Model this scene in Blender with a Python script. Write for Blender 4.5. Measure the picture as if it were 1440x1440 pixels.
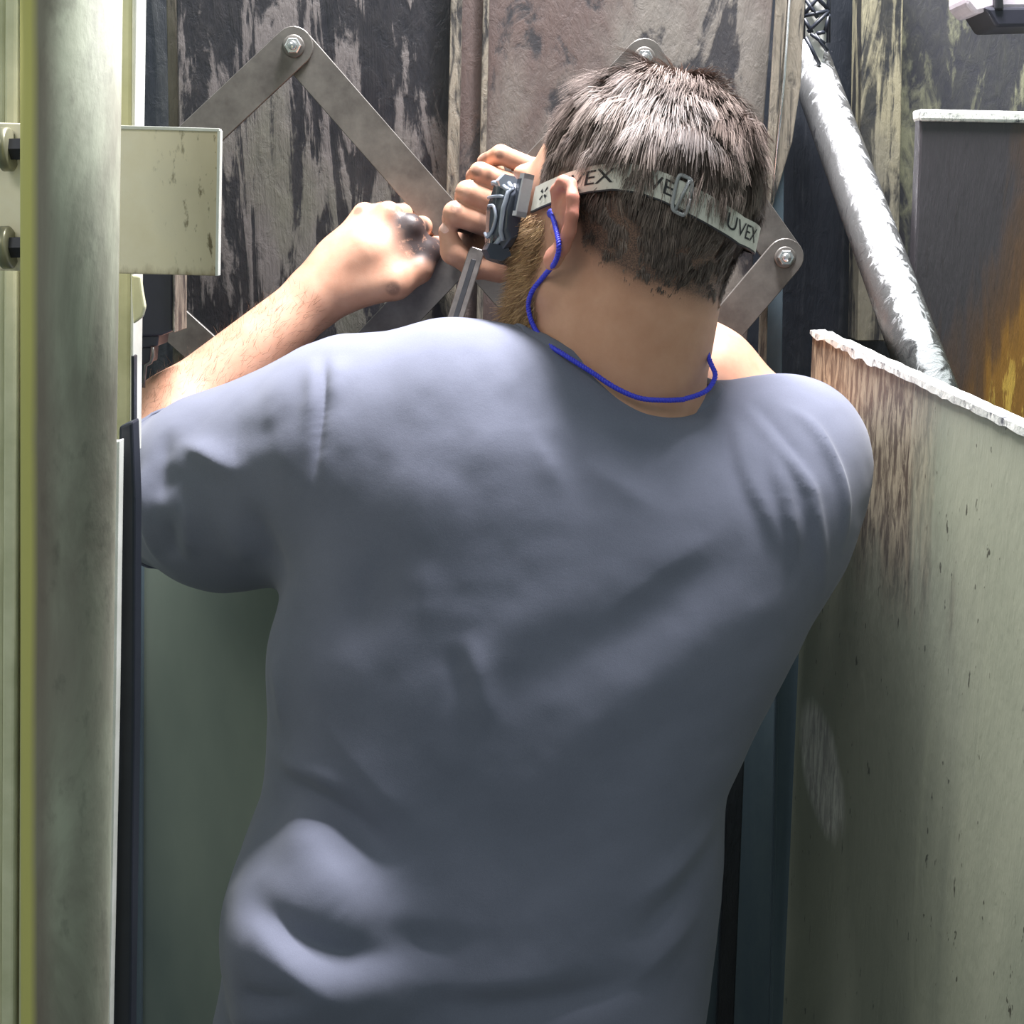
import bpy, bmesh, math, random
import numpy as np
from mathutils import Vector, Matrix
from mathutils.bvhtree import BVHTree
random.seed(7); RNG = np.random.default_rng(7)
for o in list(bpy.data.objects): bpy.data.objects.remove(o)
SC = bpy.context.scene
COL = SC.collection

# ------------------------------------------------------------------ camera, world, lights, exposure
FPX = 2000.0; PITCH = math.radians(12.0); CAM = np.array([0.0, 0.0, 1.60])
cd = bpy.data.cameras.new('camera'); cd.sensor_width = 36.0; cd.lens = 36.0*FPX/1440.0; cd.clip_start = 0.02
cam = bpy.data.objects.new('camera', cd); COL.objects.link(cam)
cam.location = CAM; cam.rotation_euler = (math.pi/2 - PITCH, 0, 0); SC.camera = cam

def lin(r, g, b):
    f = lambda c: (c/12.92 if c <= 0.04045 else ((c+0.055)/1.055)**2.4)
    return (f(r/255.0), f(g/255.0), f(b/255.0), 1.0)

world = bpy.data.worlds.new('world'); SC.world = world; world.use_nodes = True
bg = world.node_tree.nodes['Background']; bg.inputs[0].default_value = (0.74, 0.97, 1.0, 1); bg.inputs[1].default_value = 0.28

def area(name, loc, target, sx, sy, power, color):
    l = bpy.data.lights.new(name, 'AREA'); l.shape = 'RECTANGLE'; l.size = sx; l.size_y = sy; l.energy = power; l.color = color
    o = bpy.data.objects.new(name, l); COL.objects.link(o); o.location = loc
    o.rotation_euler = (Vector(target) - Vector(loc)).to_track_quat('-Z', 'Y').to_euler()
    return o
area('machine_strip_light', (0.14, 1.36, 2.72), (0.05, 1.25, 1.3), 0.8, 0.14, 108, (0.98, 0.97, 1.0))
area('hall_light', (-1.1, -1.3, 3.6), (0.1, 1.2, 1.2), 1.6, 0.6, 25, (1.0, 0.98, 0.93))
vs = SC.view_settings
vs.view_transform = 'Standard'; vs.look = 'None'; vs.gamma = 1.0; vs.use_curve_mapping = False; vs.exposure = 0.0

# ------------------------------------------------------------------ helpers
SP, CP = math.sin(PITCH), math.cos(PITCH)
def W(px, py, Y):
    u = (px-720.0)/FPX; v = (720.0-py)/FPX
    d = np.array([u, CP + v*SP, -SP + v*CP]); t = Y/d[1]
    return CAM + d*t
def ray(px, py):
    u = (px-720.0)/FPX; v = (720.0-py)/FPX
    d = np.array([u, CP + v*SP, -SP + v*CP]); return d/np.linalg.norm(d)
def project(P):
    P = np.asarray(P, float) - CAM
    x = P[..., 0]; up = P[..., 1]*SP + P[..., 2]*CP; fw = P[..., 1]*CP - P[..., 2]*SP
    return np.stack([720 + FPX*x/fw, 720 - FPX*up/fw], -1)

def tag(o, label, cat, group=None):
    o['label'] = label; o['category'] = cat
    if group: o['group'] = group
    return o
def struct(o, label=None):
    o['kind'] = 'structure'
    if label: o['label'] = label
    return o
def empty(name, loc=(0, 0, 0)):
    o = bpy.data.objects.new(name, None); COL.objects.link(o); o.location = loc; o.empty_display_size = 0.05
    return o
def mesh_obj(name, verts, faces, m, parent=None, smooth=False):
    me = bpy.data.meshes.new(name); me.from_pydata([tuple(map(float, v)) for v in verts], [], [tuple(map(int, f)) for f in faces]); me.update()
    return link(name, me, m, parent, smooth)
def link(name, me, m, parent=None, smooth=False):
    if m is not None and not me.materials: me.materials.append(m)
    if smooth: me.polygons.foreach_set('use_smooth', [True]*len(me.polygons))
    o = bpy.data.objects.new(name, me); COL.objects.link(o)
    if parent is not None:
        o.parent = parent; o.matrix_parent_inverse = parent_inv(parent)
    return o
def parent_inv(p):
    m = p.matrix_parent_inverse @ p.matrix_basis; q = p
    while q.parent is not None:
        q = q.parent; m = q.matrix_parent_inverse @ q.matrix_basis @ m
    return m.inverted()
def bm_obj(name, bm, m, parent=None, smooth=False):
    bmesh.ops.recalc_face_normals(bm, faces=bm.faces)
    me = bpy.data.meshes.new(name); bm.to_mesh(me); bm.free()
    return link(name, me, m, parent, smooth)
def bevel_all(bm, w, seg=2):
    if w > 0:
        bmesh.ops.bevel(bm, geom=list(bm.edges), offset=w, segments=seg, profile=0.5, affect='EDGES', clamp_overlap=True)
def prism_bm(front, back, w=0.0, seg=2):
    """front/back: equal lists of 3D points -> closed prism"""
    bm = bmesh.new(); a = [bm.verts.new(tuple(p)) for p in front]; b = [bm.verts.new(tuple(p)) for p in back]
    n = len(a); bm.faces.new(a); bm.faces.new(list(reversed(b)))
    for i in range(n): bm.faces.new([a[(i+1) % n], a[i], b[i], b[(i+1) % n]])
    bmesh.ops.recalc_face_normals(bm, faces=bm.faces); bevel_all(bm, w, seg)
    return bm
def slab(name, pts, thick, m, parent=None, w=0.0015, seg=2):
    """polygon facing the camera, extruded backwards along +Y by thick"""
    pts = [np.array(p, float) for p in pts]
    return bm_obj(name, prism_bm(pts, [p + np.array([0, thick, 0]) for p in pts], w, seg), m, parent)
def pxslab(name, pix, Y, thick, m, parent=None, w=0.0015):
    return slab(name, [W(p[0], p[1], p[2] if len(p) > 2 else Y) for p in pix], thick, m, parent, w)
def box_bm(c, s, w=0.0, seg=2, rot=None):
    bm = bmesh.new(); bmesh.ops.create_cube(bm, size=1.0)
    bmesh.ops.scale(bm, vec=s, verts=bm.verts); bevel_all(bm, w, seg)
    M = Matrix.Translation(Vector(tuple(c)))
    if rot is not None: M = M @ rot.to_4x4()
    bmesh.ops.transform(bm, matrix=M, verts=bm.verts)
    return bm
def frame_from(axis):
    a = np.array(axis, float); a /= np.linalg.norm(a)
    h = np.array([0, 0, 1.0]) if abs(a[2]) < 0.9 else np.array([1.0, 0, 0])
    u = np.cross(h, a); u /= np.linalg.norm(u); v = np.cross(a, u)
    return a, u, v
def lathe(name, base, axis, prof, m, parent=None, n=24, smooth=True):
    """prof: [(dist along axis, radius)]"""
    base = np.array(base, float); a, u, v = frame_from(axis); vs_, fs = [], []
    for (t, r) in prof:
        for k in range(n):
            th = 2*math.pi*k/n; vs_.append(base + a*t + (u*math.cos(th) + v*math.sin(th))*r)
    for i in range(len(prof)-1):
        for k in range(n):
            fs.append((i*n+k, i*n+(k+1) % n, (i+1)*n+(k+1) % n, (i+1)*n+k))
    fs.append(tuple(range(n-1, -1, -1))); fs.append(tuple(range((len(prof)-1)*n, len(prof)*n)))
    o = mesh_obj(name, vs_, fs, m, parent, smooth)
    return o
def tube_geo(path, r, n=8, flat=None):
    path = [np.array(p, float) for p in path]; N = len(path); vs_, fs = [], []
    t = path[1]-path[0]; _, u, v = frame_from(t)
    for i in range(N):
        t = path[min(i+1, N-1)] - path[max(i-1, 0)]; t /= np.linalg.norm(t)+1e-12
        u = u - t*np.dot(u, t); u /= np.linalg.norm(u)+1e-12; v = np.cross(t, u)
        rr = r[i] if hasattr(r, '__len__') else r
        for k in range(n):
            th = 2*math.pi*k/n; vs_.append(path[i] + (u*math.cos(th) + v*math.sin(th))*rr)
    for i in range(N-1):
        for k in range(n): fs.append((i*n+k, i*n+(k+1) % n, (i+1)*n+(k+1) % n, (i+1)*n+k))
    fs.append(tuple(range(n-1, -1, -1))); fs.append(tuple(range((N-1)*n, N*n)))
    return vs_, fs
def tube(name, path, r, m, parent=None, n=8):
    v, f = tube_geo(path, r, n); return mesh_obj(name, v, f, m, parent, True)
def catmull(pts, per=8):
    P = [np.array(p, float) for p in pts]; P = [2*P[0]-P[1]] + P + [2*P[-1]-P[-2]]; out = []
    for i in range(1, len(P)-2):
        for k in range(per):
            t = k/per; a, b, c, d = P[i-1], P[i], P[i+1], P[i+2]
            out.append(0.5*((2*b) + (c-a)*t + (2*a-5*b+4*c-d)*t*t + (-a+3*b-3*c+d)*t**3))
    out.append(P[-2]); return out

# ------------------------------------------------------------------ materials
class NT:
    def __init__(s, name):
        s.m = bpy.data.materials.new(name); s.m.use_nodes = True; s.t = s.m.node_tree; s.n = s.t.nodes
        s.b = s.n['Principled BSDF']; s.co = s.n.new('ShaderNodeTexCoord')
    def set(s, sock, v):
        if hasattr(v, 'is_linked'): s.t.links.new(v, sock)
        else: sock.default_value = v
    def mapping(s, scale, loc=(0, 0, 0), rot=(0, 0, 0), src='Object'):
        m = s.n.new('ShaderNodeMapping'); s.t.links.new(s.co.outputs[src], m.inputs[0])
        m.inputs['Scale'].default_value = scale; m.inputs['Location'].default_value = loc; m.inputs['Rotation'].default_value = rot
        return m.outputs[0]
    def noise(s, vec, scale, detail=6, rough=0.6, dist=0.0):
        n = s.n.new('ShaderNodeTexNoise'); s.t.links.new(vec, n.inputs['Vector'])
        n.inputs['Scale'].default_value = scale; n.inputs['Detail'].default_value = detail
        n.inputs['Roughness'].default_value = rough; n.inputs['Distortion'].default_value = dist
        return n.outputs['Fac']
    def voro(s, vec, scale, feature='F1'):
        n = s.n.new('ShaderNodeTexVoronoi'); n.feature = feature; s.t.links.new(vec, n.inputs['Vector']); n.inputs['Scale'].default_value = scale
        return n.outputs['Distance']
    def ramp(s, fac, a, b, c0=(0, 0, 0, 1), c1=(1, 1, 1, 1)):
        r = s.n.new('ShaderNodeValToRGB'); e = r.color_ramp.elements
        e[0].position = a; e[1].position = b; e[0].color = c0; e[1].color = c1; s.t.links.new(fac, r.inputs[0]); return r.outputs[0]
    def mix(s, fac, a, b, mode='MIX'):
        m = s.n.new('ShaderNodeMix'); m.data_type = 'RGBA'; m.blend_type = mode
        s.set(m.inputs[0], fac); s.set(m.inputs[6], a); s.set(m.inputs[7], b); return m.outputs[2]
    def math(s, op, a, b=0.5):
        m = s.n.new('ShaderNodeMath'); m.operation = op; s.set(m.inputs[0], a); s.set(m.inputs[1], b); return m.outputs[0]
    def bump(s, h, strength=0.3, dist=0.002):
        b = s.n.new('ShaderNodeBump'); s.t.links.new(h, b.inputs['Height']); b.inputs['Strength'].default_value = strength; b.inputs['Distance'].default_value = dist
        s.t.links.new(b.outputs[0], s.b.inputs['Normal'])
    def attr(s, name):
        a = s.n.new('ShaderNodeAttribute'); a.attribute_name = name; return a
    def sep(s, vec):
        x = s.n.new('ShaderNodeSeparateXYZ'); s.t.links.new(vec, x.inputs[0]); return x.outputs
    def maprange(s, v, a, b):
        m = s.n.new('ShaderNodeMapRange'); s.t.links.new(v, m.inputs[0]); m.inputs[1].default_value = a; m.inputs[2].default_value = b; return m.outputs[0]
    def done(s, color=None, rough=None, metal=None, spec=None):
        if color is not None: s.set(s.b.inputs['Base Color'], color)
        if rough is not None: s.set(s.b.inputs['Roughness'], rough)
        if metal is not None: s.set(s.b.inputs['Metallic'], metal)
        if spec is not None: s.set(s.b.inputs['Specular IOR Level'], spec)
        return s.m

def m_plain(name, c, rough=0.5, metal=0.0, var=0.12, scale=60):
    n = NT(name); v = n.mapping((1, 1, 1)); f = n.noise(v, scale, 5)
    d = tuple(x*(1-var) for x in c[:3]) + (1,); e = tuple(min(1, x*(1+var)) for x in c[:3]) + (1,)
    n.bump(f, 0.08, 0.001)
    return n.done(n.mix(n.ramp(f, 0.3, 0.7), d, e), rough, metal)

def m_grime(name, dirt, paint, third, thr=0.5, sx=16.0, sz=2.2, soft=0.05, third_thr=0.58, seed=0.0, rough=(0.30, 0.62), bump=0.6):
    """old paint under black oily run-down dirt, running down the plate"""
    n = NT(name)
    v = n.mapping((sx, sx, sz), (seed, seed*1.7, seed*0.6)); f = n.noise(v, 1.0, 10, 0.66, 1.6)
    vb = n.mapping((5, 5, 2.4), (seed*2, 3+seed, 1)); g = n.noise(vb, 1.0, 6, 0.55, 0.5)
    vf = n.mapping((75, 75, 38), (seed, 0, 0)); h = n.noise(vf, 1.0, 6, 0.7, 0.5)
    s = n.math('ADD', n.math('MULTIPLY', f, 0.72), n.math('MULTIPLY', g, 0.28))
    s = n.math('ADD', s, n.math('MULTIPLY', n.math('SUBTRACT', h, 0.5), 0.12))
    mask = n.ramp(s, thr-soft, thr+soft)
    pt = n.mix(n.ramp(g, third_thr-0.06, third_thr+0.06), paint, third)
    pt = n.mix(n.ramp(h, 0.25, 0.75), n.mix(0.35, pt, dirt), pt)
    dk = n.mix(n.ramp(h, 0.35, 0.75), dirt, n.mix(0.14, dirt, paint))
    c = n.mix(mask, dk, pt)
    n.bump(n.math('ADD', s, n.math('MULTIPLY', h, 0.25)), bump, 0.006)
    r = n.mix(mask, (rough[0],)*3 + (1,), (rough[1],)*3 + (1,))
    return n.done(c, r)

M = {}
M['plateA'] = m_grime('oily_back_plate', lin(30, 30, 35), lin(96, 90, 88), lin(88, 86, 76), 0.515, 22, 2.6, 0.018, 0.6, 1.3)
M['plateB'] = m_grime('stained_back_plate', lin(50, 49, 52), lin(104, 98, 91), lin(78, 63, 58), 0.475, 8, 3.4, 0.02, 0.53, 4.1)
M['rib'] = m_grime('stained_rib', lin(45, 44, 46), lin(128, 120, 106), lin(100, 92, 80), 0.47, 60, 9, 0.05, 0.6, 2.7)
M['black_oil'] = m_grime('black_oily_steel', lin(27, 30, 36), lin(66, 68, 72), lin(60, 62, 60), 0.62, 14, 1.2, 0.10, 0.6, 6.0)
M['dark_teal'] = m_grime('dark_painted_steel', lin(62, 76, 86), lin(80, 94, 100), lin(80, 94, 96), 0.56, 10, 0.8, 0.15, 0.6, 9.0, (0.45, 0.55), 0.15)
M['col_worn'] = m_grime('worn_column_paint', lin(40, 41, 44), lin(132, 126, 102), lin(110, 106, 92), 0.53, 22, 3.2, 0.03, 0.6, 3.3)
M['green_back'] = m_grime('oily_green_panel', lin(52, 52, 58), lin(122, 122, 98), lin(112, 112, 92), 0.56, 12, 1.6, 0.03, 0.6, 7.7)

def mat_steel():
    n = NT('brushed_flat_steel'); v = n.mapping((1, 1, 1)); f = n.noise(v, 26, 7, 0.65); g = n.noise(v, 240, 4)
    c = n.mix(n.ramp(f, 0.33, 0.68), lin(84, 80, 77), lin(116, 112, 107)); c = n.mix(n.math('MULTIPLY', n.ramp(n.noise(v, 9, 5), 0.62, 0.72), 0.6), c, lin(62, 58, 55))
    n.bump(g, 0.05, 0.001); return n.done(c, 0.42, 0.55)
M['steel'] = mat_steel()
M['bolt'] = m_plain('bright_bolt_steel', lin(205, 205, 205), 0.22, 0.9)
M['tool'] = m_plain('grimy_tool_steel', lin(112, 106, 104), 0.35, 0.75, 0.35, 45)

def mat_tube():
    n = NT('oily_chrome_tube'); v = n.mapping((1, 1, 1)); f = n.noise(n.mapping((60, 60, 30)), 1.0, 8, 0.7, 1.0)
    # painted reflections: bright centre and dark flanks, edges broken by oil mottling
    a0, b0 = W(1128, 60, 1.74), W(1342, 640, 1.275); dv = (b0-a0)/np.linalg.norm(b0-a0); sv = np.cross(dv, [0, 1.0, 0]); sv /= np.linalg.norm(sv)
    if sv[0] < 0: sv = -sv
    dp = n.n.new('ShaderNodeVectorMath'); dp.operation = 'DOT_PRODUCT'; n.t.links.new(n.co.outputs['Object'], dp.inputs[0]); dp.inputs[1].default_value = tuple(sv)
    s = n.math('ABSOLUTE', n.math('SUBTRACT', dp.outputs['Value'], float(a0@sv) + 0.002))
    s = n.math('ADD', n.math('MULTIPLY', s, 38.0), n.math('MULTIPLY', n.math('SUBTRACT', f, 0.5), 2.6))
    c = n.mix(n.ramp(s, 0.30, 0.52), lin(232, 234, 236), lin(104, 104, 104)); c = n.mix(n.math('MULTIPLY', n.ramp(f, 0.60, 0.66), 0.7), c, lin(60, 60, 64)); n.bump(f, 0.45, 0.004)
    return n.done(c, 0.26, 0.5)
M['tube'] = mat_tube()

def mat_pipe():
    n = NT('mottled_zinc_pipe'); v = n.mapping((14, 14, 5)); f = n.noise(v, 1.0, 8, 0.62, 0.6); g = n.noise(n.mapping((5, 5, 1.2), (3, 1, 0)), 1.0, 5)
    h = n.noise(n.mapping((90, 90, 40)), 1.0, 5)
    c = n.mix(n.ramp(f, 0.38, 0.60), lin(108, 108, 94), lin(166, 170, 150)); c = n.mix(n.ramp(g, 0.45, 0.62), c, lin(128, 120, 110))
    c = n.mix(n.math('MULTIPLY', n.ramp(h, 0.58, 0.72), 0.4), c, lin(82, 82, 74))
    # yellow tone down one flank of the pipe, brown band beside it
    x = n.sep(n.co.outputs['Object'])[0]
    xx = n.math('ADD', x, n.math('MULTIPLY', n.math('SUBTRACT', f, 0.5), 0.006))
    c = n.mix(n.math('MULTIPLY', n.maprange(xx, 0.004, -0.006), 0.65), c, lin(112, 98, 90))
    c = n.mix(n.maprange(xx, -0.0090, -0.0150), c, lin(190, 184, 108))
    n.bump(n.math('ADD', f, n.math('MULTIPLY', h, 0.3)), 0.35, 0.004)
    return n.done(c, 0.68, 0.0, 0.3)
M['pipe'] = mat_pipe()

def mat_cream(name, a, b, edge=True):
    n = NT(name); v = n.mapping((1, 1, 1)); f = n.noise(v, 22, 8, 0.6); h = n.noise(n.mapping((180, 180, 70)), 1.0, 5); c = n.mix(n.ramp(f, 0.3, 0.7), a, b)
    if edge:
        x, y, z = n.sep(n.co.outputs['Object'])
        e = n.math('ADD', n.maprange(x, -0.255, -0.195), n.math('MULTIPLY', n.math('SUBTRACT', f, 0.5), 0.9))
        c = n.mix(n.math('MULTIPLY', n.ramp(e, 0.25, 0.95), 0.55), c, lin(158, 140, 100))
        e2 = n.math('ADD', n.maprange(z, 1.574, 1.555), n.math('MULTIPLY', n.math('SUBTRACT', h, 0.5), 0.9))
        c = n.mix(n.math('MULTIPLY', n.ramp(e2, 0.55, 1.0), 0.7), c, lin(116, 92, 52))
        sp = n.math('MULTIPLY', n.ramp(h, 0.58, 0.66), n.ramp(e, 0.2, 0.9)); c = n.mix(sp, c, lin(110, 98, 74))
    n.bump(h, 0.12, 0.001)
    return n.done(c, 0.42)
M['cream_plate'] = mat_cream('dirty_cream_paint', lin(234, 222, 194), lin(246, 238, 218))
M['cream'] = mat_cream('cream_post_paint', lin(186, 186, 152), lin(216, 214, 184), False)
M['white_edge'] = mat_cream('white_edge_paint', lin(196, 196, 186), lin(232, 232, 226), False)
M['black_rubber'] = m_plain('black_rubber', lin(30, 34, 44), 0.45)
M['block'] = m_plain('dark_block_paint', lin(44, 44, 54), 0.4)
M['dark_metal'] = m_plain('dark_bolt_steel', lin(58, 58, 62), 0.35, 0.6)
M['olive'] = m_plain('olive_zinc', lin(128, 126, 104), 0.35, 0.5)

def mat_guard():
    n = NT('worn_grey_green_guard'); f = n.noise(n.mapping((3.2, 3.2, 1.6), (2, 0, 5)), 1.0, 7, 0.55, 0.6); h = n.noise(n.mapping((150, 150, 26)), 1.0, 6, 0.7, 0.6); k = n.noise(n.mapping((130, 130, 45), (9, 2, 3)), 1.0, 3)
    st = n.noise(n.mapping((26, 26, 3.0), (4, 7, 1)), 1.0, 8, 0.65, 0.8)
    c = n.mix(n.ramp(f, 0.32, 0.7), lin(142, 146, 128), lin(186, 186, 164))
    c = n.mix(n.math('MULTIPLY', n.ramp(k, 0.675, 0.70), 0.85), c, lin(66, 62, 54))
    x, y, z = n.sep(n.co.outputs['Object'])
    # paint peeled away at the far corner down to streaked bare plate
    w = n.math('ADD', n.maprange(x, 0.385, 0.312), n.math('MULTIPLY', n.math('SUBTRACT', st, 0.5), 0.55))
    w2 = n.math('MULTIPLY', n.ramp(w, 0.30, 0.50), n.maprange(n.math('ADD', z, n.math('MULTIPLY', n.math('SUBTRACT', st, 0.5), 0.12)), 1.235, 1.30))
    bare = n.mix(n.ramp(h, 0.42, 0.58), lin(92, 80, 70), lin(164, 152, 130))
    c = n.mix(w2, c, bare)
    # darker towards the far side, below the peeled corner
    w3 = n.math('ADD', n.maprange(x, 0.395, 0.335), n.math('MULTIPLY', n.math('SUBTRACT', st, 0.5), 0.5))
    w3 = n.math('MULTIPLY', n.ramp(w3, 0.30, 0.62), n.maprange(z, 1.36, 1.28))
    c = n.mix(n.math('MULTIPLY', w3, 0.42), c, lin(72, 80, 82))
    # bare scraped patch low on the far edge
    ex = n.math('MULTIPLY', n.math('SUBTRACT', x, 0.322), 88.0); ez = n.math('MULTIPLY', n.math('SUBTRACT', z, 1.03), 14.5)
    ex = n.math('ADD', ex, n.math('MULTIPLY', ez, 0.45))
    dd = n.math('ADD', n.math('ADD', n.math('MULTIPLY', ex, ex), n.math('MULTIPLY', ez, ez)), n.math('MULTIPLY', n.math('SUBTRACT', st, 0.5), 0.9))
    c = n.mix(n.ramp(dd, 0.55, 1.0, (1, 1, 1, 1), (0, 0, 0, 1)), c, n.mix(n.ramp(h, 0.40, 0.62), lin(150, 148, 144), lin(206, 206, 196)))
    rim = n.math('ADD', n.maprange(z, 1.422, 1.455), n.math('MULTIPLY', n.math('SUBTRACT', h, 0.5), 1.0))
    n.bump(n.math('ADD', h, k), 0.25, 0.002)
    return n.done(c, 0.48)
M['guard'] = mat_guard()
def mat_rim():
    n = NT('scraped_white_rim'); h = n.noise(n.mapping((120, 120, 60)), 1.0, 6, 0.7); n.bump(h, 0.5, 0.004)
    return n.done(n.mix(n.ramp(h, 0.36, 0.50), lin(96, 98, 104), lin(236, 236, 228)), 0.3)
M['rim'] = mat_rim()
def mat_rust():
    n = NT('rusty_oily_cabinet'); x, y, z = n.sep(n.co.outputs['Object']); f = n.noise(n.mapping((40, 40, 4.5), (1, 1, 1)), 1.0, 8, 0.65, 0.8); g = n.noise(n.mapping((9, 9, 4)), 1.0, 6)
    h = n.noise(n.mapping((120, 120, 14)), 1.0, 6, 0.7)
    d = n.math('ADD', n.math('MULTIPLY', n.maprange(x, 0.45, 0.56), 0.72), n.math('MULTIPLY', n.maprange(z, 1.62, 1.42), 0.62))
    d = n.math('ADD', d, n.math('MULTIPLY', n.math('SUBTRACT', n.math('ADD', f, g), 1.0), 0.9))
    c = n.mix(n.ramp(d, 0.32, 0.85), lin(66, 63, 66), lin(96, 72, 50)); c = n.mix(n.ramp(d, 0.85, 1.25), c, lin(138, 100, 46))
    c = n.mix(n.math('MULTIPLY', n.ramp(n.math('MULTIPLY', d, h), 0.60, 0.68), 0.8), c, lin(214, 178, 84))
    c = n.mix(n.math('MULTIPLY', n.ramp(h, 0.60, 0.70), 0.55), c, lin(44, 38, 36)); n.bump(n.math('ADD', f, h), 0.5, 0.004)
    return n.done(c, 0.32)
M['rust'] = mat_rust()
def mat_low():
    n = NT('grey_green_lower_panel'); f = n.noise(n.mapping((5, 5, 1.6)), 1.0, 6, 0.5); c = n.mix(n.ramp(f, 0.35, 0.68), lin(86, 98, 94), lin(128, 138, 126))
    return n.done(c, 0.4)
M['lower'] = mat_low()
M['chrome_lamp'] = m_plain('pale_pink_enamel', lin(206, 196, 204), 0.28)

def mat_skin():
    n = NT('skin'); v = n.mapping((1, 1, 1)); f = n.noise(v, 40, 6); p = n.noise(v, 700, 3)
    base = n.mix(n.ramp(f, 0.3, 0.72), lin(180, 132, 108), lin(198, 152, 128))
    base = n.mix(n.attr('blush').outputs['Fac'], base, lin(206, 124, 112))
    base = n.mix(n.attr('tan').outputs['Fac'], base, lin(212, 158, 128))
    st = n.noise(v, 900, 2)
    sm = n.math('MULTIPLY', n.attr('scalp').outputs['Fac'], n.ramp(st, 0.35, 0.6, (0.7, 0.7, 0.7, 1), (1, 1, 1, 1)))
    base = n.mix(sm, base, lin(66, 52, 48))
    gm = n.math('MULTIPLY', n.attr('grime').outputs['Fac'], n.ramp(n.noise(v, 110, 7, 0.7), 0.24, 0.44))
    base = n.mix(gm, base, lin(44, 38, 40))
    n.bump(n.math('ADD', p, n.math('MULTIPLY', f, 0.6)), 0.12, 0.0008)
    n.b.inputs['Subsurface Weight'].default_value = 0.12; n.b.inputs['Subsurface Radius'].default_value = (0.01, 0.004, 0.002); n.b.inputs['Subsurface Scale'].default_value = 0.4
    return n.done(base, 0.48, None, 0.4)
M['skin'] = mat_skin()
def mat_shirt():
    n = NT('grey_blue_cotton'); v = n.mapping((1, 1, 1)); f = n.noise(v, 7, 5); p = n.noise(v, 1100, 3)
    c = n.mix(n.ramp(f, 0.3, 0.7), lin(106, 109, 125), lin(117, 120, 137)); c = n.mix(n.ramp(p, 0.3, 0.7), n.mix(0.12, c, (0, 0, 0, 1)), c)
    n.bump(n.math('ADD', n.math('MULTIPLY', p, 0.4), n.noise(v, 60, 5)), 0.16, 0.0015)
    n.b.inputs['Sheen Weight'].default_value = 0.15; n.b.inputs['Sheen Roughness'].default_value = 0.5
    return n.done(c, 0.85, None, 0.2)
M['shirt'] = mat_shirt()
M['trousers'] = m_plain('dark_work_cotton', lin(48, 52, 62), 0.85)
M['shoe'] = m_plain('black_boot_leather', lin(36, 32, 30), 0.5)
def mat_hair(name, a, b, c3):
    n = NT(name); at_ = n.attr('shade'); f = at_.outputs['Fac']
    r = n.mix(n.ramp(f, 0.0, 0.6), a, b); r = n.mix(n.ramp(f, 0.55, 1.0), r, c3)
    return n.done(r, 0.55, None, 0.35)
M['hair'] = mat_hair('brown_hair', lin(70, 58, 54), lin(122, 106, 98), lin(172, 156, 146))
M['beard'] = mat_hair('golden_beard_hair', lin(108, 80, 58), lin(166, 130, 94), lin(214, 180, 136))
M['armhair'] = mat_hair('forearm_hair', lin(90, 66, 52), lin(120, 90, 70), lin(150, 116, 92))
M['strap'] = m_plain('off_white_elastic', lin(206, 202, 192), 0.8, 0, 0.05, 300)
M['strap_edge'] = m_plain('dark_strap_edge', lin(52, 50, 54), 0.8)
M['ink'] = m_plain('black_print', lin(32, 32, 36), 0.7)
M['goggle'] = m_plain('grey_goggle_plastic', lin(142, 148, 160), 0.2)
M['goggle_dark'] = m_plain('dark_goggle_plastic', lin(58, 62, 72), 0.25)
def mat_clear(name, c):
    n = NT(name); n.b.inputs['Transmission Weight'].default_value = 0.85; n.b.inputs['IOR'].default_value = 1.3; f = n.noise(n.mapping((1, 1, 1)), 30, 3)
    return n.done(n.mix(f, c, c), 0.08)
M['lens'] = mat_clear('clear_lens', (0.85, 0.9, 0.92, 1)); M['buckle'] = m_plain('grey_buckle_plastic', lin(150, 150, 152), 0.3)
def mat_cord():
    n = NT('blue_cord'); f = n.noise(n.mapping((1, 1, 1)), 500, 3); return n.done(n.mix(f, lin(40, 44, 190), lin(74, 84, 232)), 0.5)
M['cord'] = mat_cord(); M['plug'] = m_plain('blue_plug_rubber', lin(60, 70, 190), 0.5)
def mat_floor():
    n = NT('oily_concrete'); f = n.noise(n.mapping((4, 4, 4)), 1, 8); return n.done(n.mix(n.ramp(f, 0.3, 0.7), lin(70, 70, 68), lin(104, 102, 98)), 0.5)
M['floor'] = mat_floor()

# ------------------------------------------------------------------ the setting
def quad_box(name, x0, x1, y0, y1, z0, z1, m, parent=None, w=0.0):
    return bm_obj(name, box_bm(((x0+x1)/2, (y0+y1)/2, (z0+z1)/2), (x1-x0, y1-y0, z1-z0), w), m, parent)
struct(quad_box('floor', -1.6, 1.6, -0.6, 2.0, -0.05, 0.0, M['floor']), 'oily concrete floor under the machine')
wb = quad_box('wall_back', -0.95, 1.05, 1.80, 1.84, 0.0, 2.25, M['black_oil']); struct(wb, 'black oily steel back wall of the machine')
pa = pxslab('back_plate', [(246, -90), (640, -90), (631, 250), (622, 760), (262, 760)], 1.63, 0.012, M['plateA'], wb)
pa['label'] = 'back plate streaked with black oil over mauve-grey paint'
pxslab('side_fold', [(232, -90), (246, -90), (262, 760), (247, 760)], 1.655, 0.03, M['rib'], wb)
pb = pxslab('back_plate', [(641, -90), (1094, -90), (1062, 330), (1030, 760), (623, 760), (632, 250)], 1.615, 0.02, M['plateB'], wb)
pb['label'] = 'brown and grey stained back plate behind the head'
pxslab('edge_fold', [(636, -90), (652, -90), (645, 250), (632, 760), (620, 760), (628, 250)], 1.603, 0.012, M['rib'], wb)
pxslab('rib', [(681, -90), (690, -90), (683, 250), (672, 760), (664, 760), (674, 250)], 1.603, 0.013, M['rib'], wb)
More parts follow.
